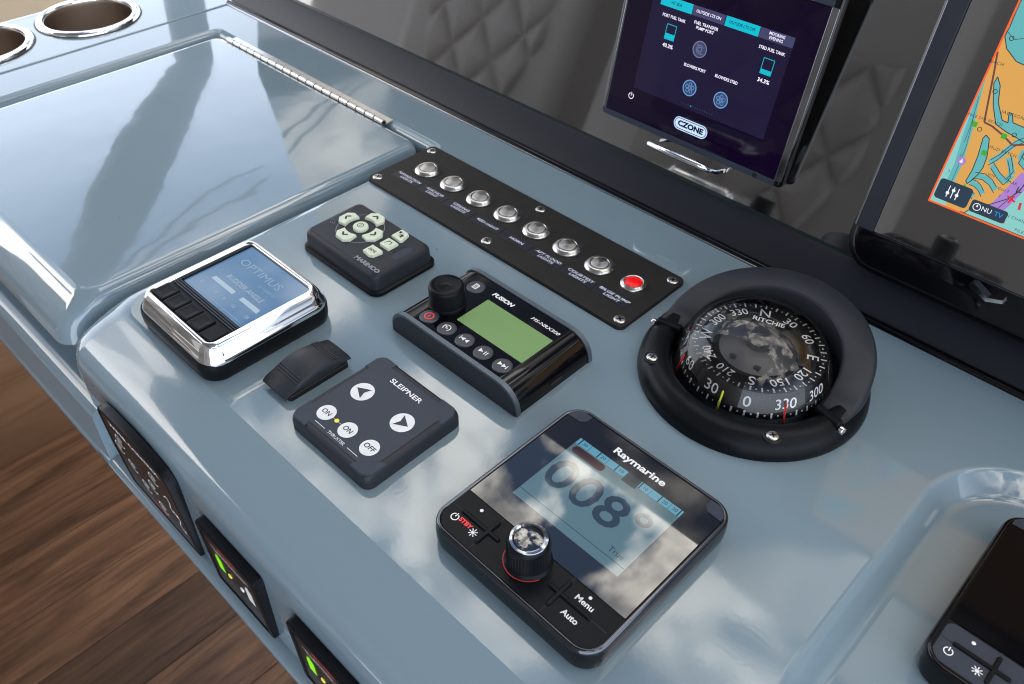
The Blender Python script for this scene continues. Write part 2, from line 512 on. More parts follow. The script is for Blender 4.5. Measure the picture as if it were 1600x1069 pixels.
def round_poly(pts, radii, n=6):
    out = []
    k = len(pts)
    for i in range(k):
        p = Vector(pts[i]); a = Vector(pts[i - 1]); b = Vector(pts[(i + 1) % k])
        da, db = (a - p).normalized(), (b - p).normalized()
        r = max(radii[i], .05)
        c = p + (da + db) * r
        s, e = p + da * r, p + db * r
        for j in range(n + 1):
            t = j / n * pi / 2
            q = c + (s - c) * cos(t) + (e - c) * sin(t)
            out.append((q.x, q.y))
    return out


# ------------------------------------------------------------------ the console (surface everything stands on)
console = thing('helm_console', kind='structure')
# front / side edge profile: (shift towards the driver, shift of the side edges, z)
PROF = [(0, 0, 0), (3, 3, -0.5), (6, 5.5, -1.6), (9, 7.2, -3.0), (16, 8.4, -5.6), (26, 9, -9.0), (34, 9, -12.2), (38, 9, -15.6), (40.8, 9, -20.5),
        (42.3, 9, -28), (44, 9, -108)]
YF = -186.0
OUT = [((700, 158), (0, 0), 2), ((-698, 158), (0, 0), 2), ((-698, 320), (0, 0), 4), ((-818, 320), (-1, 0), 4), ((-818, YF), (-1, -1), 24),
       ((-645, YF), (1, -1), 14), ((-645, 112), (1, -1), 9), ((-283, 112), (-1, -1), 9), ((-283, YF), (-1, -1), 20), ((700, YF), (0, -1), 2)]
loops = []
for (fy, sx, z) in PROF:
    pts = []
    for (p, s, r) in OUT:
        fyk = fy if (s[1] and p[1] < 0) else (sx * s[1] * -1 if s[1] else 0)
        pts.append((p[0] + s[0] * sx, p[1] - fyk))
    loops.append([(x, y, z) for x, y in round_poly(pts, [o[2] for o in OUT])])
v, f, _ = loft(loops, False)
mesh('top_edge', v, f, 'gel', console, 30)

REC = (178, 420, -150, 103, 58)              # recess for the second display


def rec_loop(d, z):
    x0, x1, y0, y1, r = REC
    return [(x, y, z) for x, y in rr(x1 - x0 - 2 * d, y1 - y0 - 2 * d, r - d, 16, (x0 + x1) / 2, (y0 + y1) / 2)]


CUPS = [(-764, 24), (-769, -92)]
outer = [Vector(p) for p in loops[0]]
holes = [[Vector(p) for p in rec_loop(-2, 0)]] + [[Vector((x, y, 0)) for x, y in circ(46, 40, cx, cy)] for cx, cy in CUPS]
polys = [outer] + holes
tris = tessellate_polygon(polys)
allv = [p for q in polys for p in q]
mesh('top_surface', [tuple(p) for p in allv], [tuple(t) for t in tris], 'gel', console, 0)
for p in bpy.data.objects['top_surface'].data.polygons:
    if p.normal.z < 0: p.flip()
rp = [(-2, 0), (-.8, -.1), (.4, -.5), (1.5, -1.3), (9.5, -10.2), (10.8, -11.4), (12.2, -12.3), (14, -12.8), (16, -13)]
v, f, fl = loft([rec_loop(d, z) for d, z in rp], True)
mesh('recess', v, [tuple(reversed(q)) for q in f], 'gel', console, 50, flat=fl)
# raised cup deck left of the lid, lower body and lip running along the bottom
body('cup_deck', 118, 500, 8, [(0, -.3), (0, .5), (.4, .95), (1.2, 1.2)], 'gel', console, -752, 64)
bd = bpy.data.objects['cup_deck']
me = bd.data
lp = [(x, y, 1.2) for x, y in rr(118 - 2.4, 500 - 2.4, 8 - 1.2, 7, -752, 64)]
me_faces = [p for p in me.polygons if len(p.vertices) > 10]
polys = [[Vector(p) for p in lp]] + [[Vector((x, y, 1.2)) for x, y in circ(46, 40, cx, cy)] for cx, cy in CUPS]
import bmesh
bm = bmesh.new(); bm.from_mesh(me)
bmesh.ops.delete(bm, geom=[q for q in bm.faces if len(q.verts) > 10], context='FACES_ONLY')
bm.to_mesh(me); bm.free()
allv = [p for q in polys for p in q]
o = mesh('cup_deck_top', [tuple(p) for p in allv], [tuple(t) for t in tessellate_polygon(polys)], 'gel', console, 0)
for p in o.data.polygons:
    if p.normal.z < 0: p.flip()
ext_x('bottom_lip', [(-229.6, -108), (-234.5, -108.6), (-237, -110.5), (-238, -113), (-237, -116), (-233, -118), (-222, -119), (-222, -108)], -285, 700, 'gel', console, 60)
ext_x('lower_apron', [(-212, -59), (-222, -58.5), (-229, -59.5), (-233, -62.5), (-234.6, -67), (-235.2, -107), (-237, -110.5), (-238, -113), (-237, -116), (-233, -118),
                      (-212, -119)], -818, -268, 'gel', console, 60)
ext_x('inner_front', [(-213, -30), (-213, -118), (-205, -118), (-205, -30)], -800, -270, 'gel', console, 30)
ext_x('inner_rear', [(-180, -160), (-180, -121), (-170, -121), (-170, -160)], -800, 690, 'black', console, 30)
box('underside', -816, 700, -221, 156, -120.5, -119.2, 'black', console, .3)
box('lid_well', -660, -276, -204, 118, -40, -36, 'black', console, .5)

# cup holders
for i, (cx, cy) in enumerate(CUPS):
    t = thing('cup_holder', ['stainless steel cup holder set into the deck beside the lid corner', 'stainless steel cup holder cut by the picture edge, next to the other one'][i],
              'cup holder', (cx, cy, 1.2), group='cup holders in the console')
    lathe('cup', [(47, 1.6), (45.5, 1.2), (45, -2), (44, -70), (42, -74), (0, -75)], 'steel_cup', t, 56)
    lathe('rim', [(54, -.2), (54, 1.6), (53, 3.2), (51, 4.2), (48.5, 4.3), (46.6, 3.4), (46, 1.6), (46, -1)], 'chrome', t, 64, cap=False)
    lathe('gasket', [(55.5, -.2), (55.5, .5), (53, .5)], 'rubber', t, 48, cap=False)

# ------------------------------------------------------------------ storage lid with piano hinge
lid = thing('storage_lid', 'large glossy grey-blue hatch lid with a piano hinge along its far edge', 'lid', (-464, 0, 0))
LP = [(0, 0, 1.0), (2.5, 2, .8), (4.5, 3.6, .2), (6.5, 5.6, -1.4), (10, 7.2, -3.6), (15, 8.6, -6.6), (20, 9.3, -10.5), (24, 9.6, -15), (27, 9.7, -21), (28.5, 9.7, -29),
      (26, 8.5, -31), (22, 6, -31)]
loops = []
for fy, sx, z in LP:
    pts = [(154 + sx, 94 + min(sx, 4)), (-154 - sx, 94 + min(sx, 4)), (-154 - sx, -197 - fy), (154 + sx, -197 - fy)]
    loops.append([(x, y, z) for x, y in round_poly(pts, [6, 8, 14, 14])])
v, f, fl = loft(list(reversed(loops)), True)
# fine grid on the flat top is not needed: its gentle unevenness comes from the gelcoat bump
mesh('lid_panel', v, [tuple(q) for q in f], 'gel_lid', lid, 40, flat=fl)
hinge = mesh('hinge', *(lambda q: (q[0], q[1]))(loft([[(x, 101, 1.0), (x, 110, 1.4), (x, 110, .2), (x, 101, -.4)] for x in (-142, 114)], True, True)), 'steel', lid, 30)
for k in range(20):
    x0 = -142 + k * 12.8
    pr = [(cos(a) * 2.7, sin(a) * 2.7) for a in [2 * pi * j / 12 for j in range(12)]]
    v, f, fl = loft([[(x, 100 + y, 2.0 + z) for y, z in pr] for x in (x0 + .7, x0 + 12.1)], True, True)
    mesh('knuckle', v, f, 'steel', hinge, 40)
v, f, fl = loft([[(x, 100 + cos(a) * 1.7, 2.0 + sin(a) * 1.7) for a in [2 * pi * j / 10 for j in range(10)]] for x in (-142, 114)], True, True)
mesh('hinge_pin', v, f, 'rubber', hinge, 40)

# ------------------------------------------------------------------ rear fascia: trim bead, vinyl band, smoked panel
fascia = thing('rear_fascia', kind='structure')
ext_x('band', [(160, -2), (160, 1.5), (161, 3.2), (184, 17), (186, 19), (190, 20.5), (215, 21), (215, -2)], -696, 700, 'band', fascia, 40)
ext_x('trim_bead', [(154.2, -.3), (154.2, 1.2), (155.2, 2.8), (157, 3.5), (159, 3.0), (160.2, 1.5), (160.2, -.3)], -697, 700, 'gloss', fascia, 60)
ext_x('trim_line', [(153.2, -.2), (153.2, .9), (153.8, 1.4), (154.6, 1.2), (154.6, -.2)], -697, 60, 'chrome_dark', fascia, 60)
AP = rad(79)
pan = thing('smoked_panel', kind='structure', loc=(0, 186.5, 19), rot=(rad(73), 0, 0))
v, f, fl = loft([[(x, y, z) for x, y in ((-690, 0), (900, 0), (900, 750), (-890, 750), (-828, 300), (-780, 120))] for z in (-9, 0)], True, True)
mesh('panel_sheet', v, f, 'panel_glass', pan, 20)
flat('edge_band', [(-690, -.2), (900, -.2), (900, 2.4), (-690, 2.4)], .25, mat('glass_edge', (0.012, 0.024, 0.024), 0.2), pan)
PFRAME = Matrix.Translation(Vector((0, 186.5, 19))) @ Matrix.Rotation(AP, 4, 'X')


def on_panel(off):
    """origin of a frame that lies 'off' mm in front of the smoked panel"""
    return PFRAME @ Vector((0, 0, off))


# ------------------------------------------------------------------ switch panel
sp = thing('switch_panel', 'long black switch plate with a row of steel push buttons and label strips', 'switch panel', (-156, 67.1, 0), (0, 0, .001))
body('plate', 265, 73.2, 5, [(0, -.2), (0, 2.4), (.3, 2.9), (.8, 3.0)], 'plate', sp)
for x in (-126, 0, 126):
    for y in (-29.5, 29.5):
        screw(sp, x, y, 3.1, 4.2, 'steel')
LAB = ['NAVIGATION\nLIGHTS', 'ANCHOR\nLIGHT', 'CEILING\nLIGHTS', 'RED LIGHT', 'HORN', 'AFT FLOOD\nLIGHTS', 'COURTESY\nLIGHTS', 'BILGE PUMP\nLIGHT']
for k in range(8):
    bx = -104.6 + 30.57 * k
    if k < 7:
        b = lathe('push_button', [(11, -.1), (11, .7), (10.8, 1.0), (8.8, 2.7), (8.5, 2.85), (7.0, 2.9), (6.8, 2.7), (6.7, 1.9)], 'chrome_dark' if 0 else 'steel', sp, 40, loc=(bx, 5.8, 3), cap=False)
        lathe('button_cap', [(6.3, 1.6), (6.3, 2.75), (6.1, 2.95), (5.9, 3.0), (0, 3.0)], 'steel_cap', b, 40)
        lathe('washer', [(12, .02), (12, .3), (10, .3)], 'rubber', b, 32, cap=False)
    else:
        b = lathe('indicator_light', [(9.4, -.1), (9.4, 1.2), (9.0, 1.9), (7.2, 3.0), (6.4, 2.8), (6.2, 2.0)], 'steel', sp, 40, loc=(bx, 5.8, 3), cap=False)
        lathe('lens', [(6.3, 1.6), (6.2, 2.3), (4.5, 3.0), (2, 3.4), (0, 3.5)], 'red', b, 32)
    lb = body('label_plate', 28.8, 9.4, .5, [(0, 2.9), (0, 3.12), (.1, 3.2)], 'label', sp, -106.9 + 30.55 * k, -14.2, 2)
    text(LAB[k], 2.6, -106.5 + 30.55 * k, -14.2, 3.3, 'lab_white', lb, bold=.05, shear=.12, line_sp=1.02, width=(26, 19.5, 17, 22, 13.5, 24, 23.5, 26)[k])

# ------------------------------------------------------------------ spotlight remote
mr = thing('spotlight_remote', 'black remote control with pale green keys above the chrome framed display', 'remote control', (-206, -33, 0))
body('base', 87, 58, 8, [(1.0, -.2), (0, .8), (0, 3.2), (1.2, 4.0), (2.6, 4.2)], 'black', mr)
body('housing', 83, 54, 7, [(0, 4), (.6, 13), (1.2, 14.6), (2.6, 16.2), (4.6, 17)], 'charcoal', mr)
quads('ring_mark', ring2(-11, 3, 17.3, 17.7, 0, 360, 48), 17.12, 'grey_print', mr)
for sx in (-1, 1):
    cap = body('end_cap', 7.5, 19, 4, [(0, 15.5), (0, 16.9), (.6, 17.22)], 'slate', mr, sx * 33.2, 3.5 if sx < 0 else 5)
    quads('cap_seam', ring2(sx * 37, 3.5 if sx < 0 else 5, 9.6, 10.1, 105 if sx > 0 else -75, 255 if sx > 0 else 75, 16), 17.3, 'rubber', cap)
for a, (px, py) in zip((180, 90, 270, 0), ((-25, 3.6), (-11, 16.8), (-11, -9.8), (3, 3.4))):
    pts = [(-4.2, -6.6), (2.2, -7.6), (6.2, -3.8), (6.2, 3.8), (2.2, 7.6), (-4.2, 6.6), (-3.0, 3.2), (-2.6, 0), (-3.0, -3.2)]
    lo = [[(x * k, y * k, z) for x, y in pts] for k, z in ((1, 16.8), (1, 18.8), (.95, 19.4), (.86, 19.6))]
    v, f, fl = loft(lo)
    b = mesh('key', v, f, 'pale_key', mr, 30, (px, py, 0), (0, 0, rad(a)), fl)
    quads('symbol', pline([(0, 2.6), (2.6, 0), (0, -2.6)], 1.3), 19.75, 'ink', b)
b = lathe('key', [(5.6, 16.8), (5.6, 18.9), (5.2, 19.5), (4.4, 19.7)], 'pale_key', mr, 30, loc=(-11, 3.5, 0))
quads('symbol', ring2(0, 0, 2.0, 2.5) + [line((0, -1.2), (0, 1.2), .5)], 19.85, 'ink', b)
for (px, py, sy, pts) in ((18.3, 17, 0, [(-5, -5), (4.6, -5.4), (5.4, -3.4), (3.4, 4), (1.4, 5), (-5, 5)]), (19.6, 4.2, 1, [(-5, -4), (-4, -4.6), (5, -4.6), (5, 4.6), (-4, 4.6), (-5, 4)]),
                          (18.8, -9.4, 2, [(-6, -4), (1.4, -5), (4.4, -3.4), (5.6, 4), (4.6, 5), (-6, 5)])):
    v, f, fl = loft([[(x * k, y * k, z) for x, y in pts] for k, z in ((1, 16.8), (1, 18.6), (.95, 19.2), (.86, 19.4))])
    b = mesh('key', v, f, 'pale_key', mr, 30, (px, py, 0), (0, 0, 0), fl)
    if sy == 0:
        quads('symbol', [[(-3.6, .6), (-2.4, 3), (-1.2, .6)], [(-3.6, 2.4), (-2.4, 0), (-1.2, 2.4)], line((-.9, -2), (.9, 2), .45), [(.6, -2.6), (2.6, -2.6), (2.2, .6), (1.2, .6)], line((.4, -.6), (2.8, -.6), .6)], 19.55, 'ink', b)
    elif sy == 1:
        quads('symbol', pline([(-2.2, -1.8), (-1.4, 1.6), (1.6, 1.9), (2.4, -1.4)], .5) + [[(-1.4, 2.3), (-.6, 1.1), (-1.6, .9)], [(1.2, 2.5), (1.3, 1.2), (2.1, 1.5)]], 19.55, 'ink', b)
    else:
        text('SOS', 2.3, -.4, 0, 19.55, 'ink', b, 'symbol', width=7, bold=.08)
text('MARINCO', 3.5, 26, -20.5, 17.15, 'grey_print', mr, width=25, bold=.12, ext=.25)
quads('signal_mark', sum([ring2(-33.5, -8, r, r + .35, 20, 110, 8) for r in (1.2, 2.6, 4.0)], []), 17.12, 'grey_print', mr)

# ------------------------------------------------------------------ stereo remote
fu = thing('stereo_remote', 'black stereo remote with green screen, tall volume knob and round keys', 'remote control', (-64.9 - 10.8, -36.2 - 1.6, 0), (0, 0, .002))
PRF = [(-56, 0), (-56, 5), (-55, 9.5), (-52.5, 13.5), (-49, 16.3), (-44, 17.8), (-38, 18), (37, 18), (43, 17.6), (48, 15.8), (52, 12.6), (54.8, 8.2), (56, 3), (56, 0)]


def prism(pts, y0, y1, k=0.0):
    n = len(pts)
    v = [(x, y0, z) for x, z in pts] + [(x, y1, z) for x, z in pts]
    f = [(i, (i + 1) % n, n + (i + 1) % n, n + i) for i in range(n)] + [tuple(range(n - 1, -1, -1)), tuple(range(n, 2 * n))]
    return v, [tuple(reversed(q)) for q in f]


mesh('housing', *prism(PRF, -31, 31), 'gloss', fu, 30)
SP = [(x * 1.012, z * 1.03 + (.35 if z > 0 else 0)) for x, z in PRF]
for y0, y1 in ((-34.2, -31), (31, 34.2)):
    mesh('side_plate', *prism(SP, y0, y1), 'grey_rim', fu, 30)
mesh('front_cover', *prism([(x * .985, z * .93) for x, z in PRF], -34.9, -34.1), 'charcoal', fu, 30)
ox, oy = 10.8, 1.6
sc1 = body('screen', 57, 28, .4, [(0, 17.9), (0, 18.12)], 'lcd_green', fu, ox, oy, 2)
kn = lathe('volume_knob', [(12.5, 17.8), (12.3, 19.5), (11.8, 20), (11.6, 31), (11.2, 32.6), (10.4, 33.3), (9.4, 33.4), (8.8, 32.6), (5, 31.6), (0, 31.3)], 'black', fu, 48, loc=(-45 + ox, -7 + oy, 0))
quads('knob_mark', pline([(-3.5, -2), (-1, 2.2), (2.6, 2.4)], .5) + ring2(0, 0, 6.3, 6.6, 200, 340, 12), 32.55, 'charcoal', kn)
BT = [(-42.7, -24.5), (-26.4, -24.4), (-10.4, -24.1), (5.6, -23.9), (21.9, -23.9), (-43.2, 17.3)]
for k, (bx, by) in enumerate(BT):
    b = lathe('key', [(6.3, 17.8), (6.3, 18.3), (5.9, 18.7), (5.2, 18.8)], mat('soft_key', (0.045, 0.05, 0.06), 0.35) if k == 0 else bpy.data.materials['soft_key'], fu, 32, loc=(bx + ox, by + oy, 0))
    z = 18.95
    if k == 0: quads('symbol', ring2(0, 0, 2.6, 3.3) + [line((0, -1.3), (0, 1.3), .7)], z, 'red_lit', b)
    elif k == 1: quads('symbol', ring2(0, 0, 2.3, 2.9, -50, 230, 20) + [line((-2.8, 1.6), (.2, 0), .8), [(1.2, -.7), (-.4, 1.4), (-1.1, -.7)]], z, 'white', b)
    elif k == 2: quads('symbol', [line((-3.6, -1.6), (-3.6, 1.6), .6), [(-.2, -1.6), (-.2, 1.6), (-3.2, 0)], [(3.0, -1.6), (3.0, 1.6), (0, 0)]], z, 'white', b)
    elif k == 3: quads('symbol', [[(-3.2, -1.7), (0, 0), (-3.2, 1.7)], line((1.5, -1.6), (1.5, 1.6), .7), line((3, -1.6), (3, 1.6), .7)], z, 'white', b)
    elif k == 4: quads('symbol', [line((3.6, -1.6), (3.6, 1.6), .6), [(.2, -1.6), (3.2, 0), (.2, 1.6)], [(-3.0, -1.6), (0, 0), (-3.0, 1.6)]], z, 'white', b)
    else:
        quads('symbol', [[(-2, -2.6), (2, -2.6), (2, 1.6), (1, 2.6), (-2, 2.6)]], z, 'white', b)
        quads('symbol_lines', [line((-1.4, y), (1.4, y), .3) for y in (-1.7, -.7, .3, 1.3)] + [line((x, -2), (x, 1.6), .25) for x in (-.5, .6)], z + .1, 'dark_print', b)
text('FUSION', 3.3, -21.3 + ox, 20.5 + oy, 18.15, 'white', fu, width=18.5, bold=.22, shear=.18)
text('MS-NRX300', 2.7, 15.8 + ox, 20.7 + oy, 18.15, 'white', fu, width=23.5, bold=.06, shear=.18)
box('card_slot', 55.4, 56.4, -4, 6, 4.5, 5.8, 'rubber', fu, .2)

# ------------------------------------------------------------------ steering display (chrome bezel)
op = thing('steering_display', 'chrome framed steering display with pale blue screen and four black keys', 'display', (-211.5, -138.5, 0))
body('base', 92, 95, 14, [(2, -.2), (1, 1), (.2, 5), (0, 11), (.6, 14)], 'black', op, -1, 0)
body('bezel', 90, 92, 13, [(0, 13), (0, 15.5), (1.0, 17), (1.3, 17.5), (2.0, 20), (3.6, 23.4), (5.4, 25.6), (6.6, 26.3), (7.6, 26.2), (9.0, 25.2), (9.2, 24)], 'chrome', op, 0, 0, 8, 60)
body('face', 72, 76, 2, [(0, 22), (0, 24.1)], 'black', op, 0, 0)
body('screen', 67, 52, 1, [(0, 23.9), (0, 24.35)], 'lcd_blue', op, 1.4, 10.4)
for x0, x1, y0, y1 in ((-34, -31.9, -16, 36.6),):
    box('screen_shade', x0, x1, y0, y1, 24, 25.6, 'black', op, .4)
for k in range(3):
    box('rib', -35.5, 35.5, -21 + k * 1.7, -19.9 + k * 1.7, 24, 25.2, 'slate', op, .35)
for k, x in enumerate((-29.3, -15.3, -1.4, 12.4)):
    b = body('key', 13.2, 13, 1, [(0, 24), (0, 24.9), (.5, 25.4), (2, 25.0), (4, 24.8)], 'black', op, x + .2 + k * .35, -29.6, 4, 60)
body('key_strip', 12, 13, 1, [(0, 24), (0, 24.9), (.5, 25.4)], 'black', op, 28.5, -29.6, 4, 60)
zc = 24.5
text('OPTIMUS', 6.2, -1, 23, zc, 'lcd_blue_dim', op, width=44)
text('by DOMETIC', 2.2, 17, 15.5, zc, 'lcd_blue_dim', op)
text('RUDDER ANGLE', 4.0, 4.2, 7.5, zc, 'lcd_blue_lit', op, width=39)
quads('gauge_bar', [[(-21.6, -1.5), (3.4, -1.5), (3.0, 1.8), (-20.8, 1.8)], [(11, -1.4), (31, -1.4), (30, 2.2), (11, 2.0)]], zc, 'lcd_blue_lit', op)
for s, x in (('25', -22), ('10', -6.7), ('0', 3.2), ('10', 14), ('25', 29.5)):
    text(s, 2.7, x, -7.6, zc, 'lcd_blue_lit', op)
quads('scale_line', [line((-30, -13.2), (31, -13.1), .35)] + [line((x, -16), (x, -11.4), .35) for x in (-22, -6.7, 12, 25)], zc, 'lcd_blue_dim', op)

# ------------------------------------------------------------------ paddle switch
fb = thing('paddle_switch', 'small black ribbed paddle between the chrome display and the thruster panel', 'switch', (-135.5, -137, 0))
body('base', 21, 44, 2, [(0, -.2), (0, 3.2), (.6, 3.8)], 'rubber', fb, 1.2, .5)
lo = []
NP_ = 17
for k in range(NP_ + 1):
    u = -1 + 2 * k / NP_
    y = u * 24.6
    zt = 13.6 - 7.2 * abs(u) ** 1.9 + .8 * u
    zb = min(5.2 + .8 * abs(u), zt - 2)
    hw = 12.3 - .5 * abs(u) ** 3
    lo.append([(-hw, y, zb), (-hw - .3, y, (zb + zt) / 2), (-hw + .5, y, zt - 1.4), (-hw + 1.8, y, zt - .3), (0, y, zt), (hw - 1.8, y, zt - .3), (hw - .5, y, zt - 1.4), (hw + .3, y, (zb + zt) / 2), (hw, y, zb)])
v, f, fl = loft(lo, True, True)
mesh('paddle', v, [tuple(reversed(q)) for q in f], 'charcoal', fb, 40)
for u in (-.60, -.53, -.46, .50, .57, .64):
    y = u * 24.6
    zt = 13.6 - 7.2 * abs(u) ** 1.9 + .8 * u
    box('rib', -10.8, 10.8, y - .45, y + .45, zt - .8, zt + .35, 'charcoal', fb, .2)

# ------------------------------------------------------------------ thruster panel
tp = thing('thruster_panel', 'square slate grey thruster panel with round white ON, OFF and arrow keys', 'control panel', (-73.9, -133.3, 0), (0, 0, .005))
body('housing', 71.5, 71.5, 6, [(0, -.2), (0, 5.5), (.6, 8), (1.6, 9.4), (3.0, 10)], 'charcoal', tp)
oc = [(-31, -21.6), (-31, 21.6), (-22, 30.6), (22, 30.6), (31, 21.6), (31, -21.6), (22, -30.6), (-22, -30.6)]
oc = oc[::-1]
v, f, fl = loft([[(x * k, y * k, z) for x, y in oc] for k, z in ((1.012, 9.9), (1.012, 10.06))]); mesh('seam', v, f, 'rubber', tp, 20)
v, f, fl = loft([[(x * k, y * k, z) for x, y in oc] for k, z in ((1, 9.9), (1, 10.22), (.995, 10.3))]); mesh('face_sheet', v, f, 'slate', tp, 20)
for sx, sy in ((-1, -1), (-1, 1), (1, 1), (1, -1)):
    q = [(sx * 34.6, sy * 20.5), (sx * 34.6, sy * 30), (sx * 33, sy * 33), (sx * 30, sy * 34.6), (sx * 20.5, sy * 34.6), (sx * 21.6, sy * 31.6), (sx * 31.6, sy * 21.6)]
    if sx * sy < 0: q = q[::-1]
    v, f, fl = loft([[(x, y, 7.5) for x, y in q], [(x, y, 9.7) for x, y in q], [(x * .985, y * .985, 10.25) for x, y in q]])
    mesh('corner_cap', v, f, 'slate', tp, 30)
for (bx, by, r, s) in ((-17.8, 5.3, 7.2, 'L'), (17.7, 5.6, 7.2, 'R'), (-19.4, -19.7, 5.8, 'ON'), (0, -19.6, 5.8, 'ON'), (19.0, -19.3, 5.8, 'OFF')):
    b = lathe('key', [(r, 10.2), (r, 10.42), (r * .97, 10.5)], 'white_btn', tp, 40, loc=(bx, by, 0))
    if s in 'LR':
        k = -1 if s == 'L' else 1
        q = [(k * 4.9, 0), (k * -3.2, 4.6), (k * -1.5, 0), (k * -3.2, -4.6)]
        quads('symbol', [q[:3], [q[0], q[2], q[3]]], 10.6, 'dark_print', b)
    else:
        text(s, 3.3, 0, 0, 10.6, 'dark_print', b, 'symbol', width=6.6 if s == 'ON' else 8.2, bold=.07)
text('SLEIPNER', 3.5, 0, 23.5, 10.45, 'white', tp, width=27, bold=.10)
text('THRUSTER', 2.2, 0, -28, 10.45, 'white', tp, width=14.5)
quads('printed_lines', [line((-19.2, -28), (-10.2, -28), .35), line((10.2, -28), (19.2, -28), .35), line((-13.5, -19.6), (-6, -19.6), .25)], 10.42, 'white', tp)
lathe('indicator_light', [(1.5, 10.3), (1.4, 10.6), (.8, 10.75), (0, 10.8)], 'led_y', tp, 14, loc=(-10, -19.6, 0))
lathe('indicator_ring', [(2.0, 10.3), (2.0, 10.38), (1.4, 10.38)], 'rubber', tp, 16, loc=(-10, -19.6, 0), cap=False)


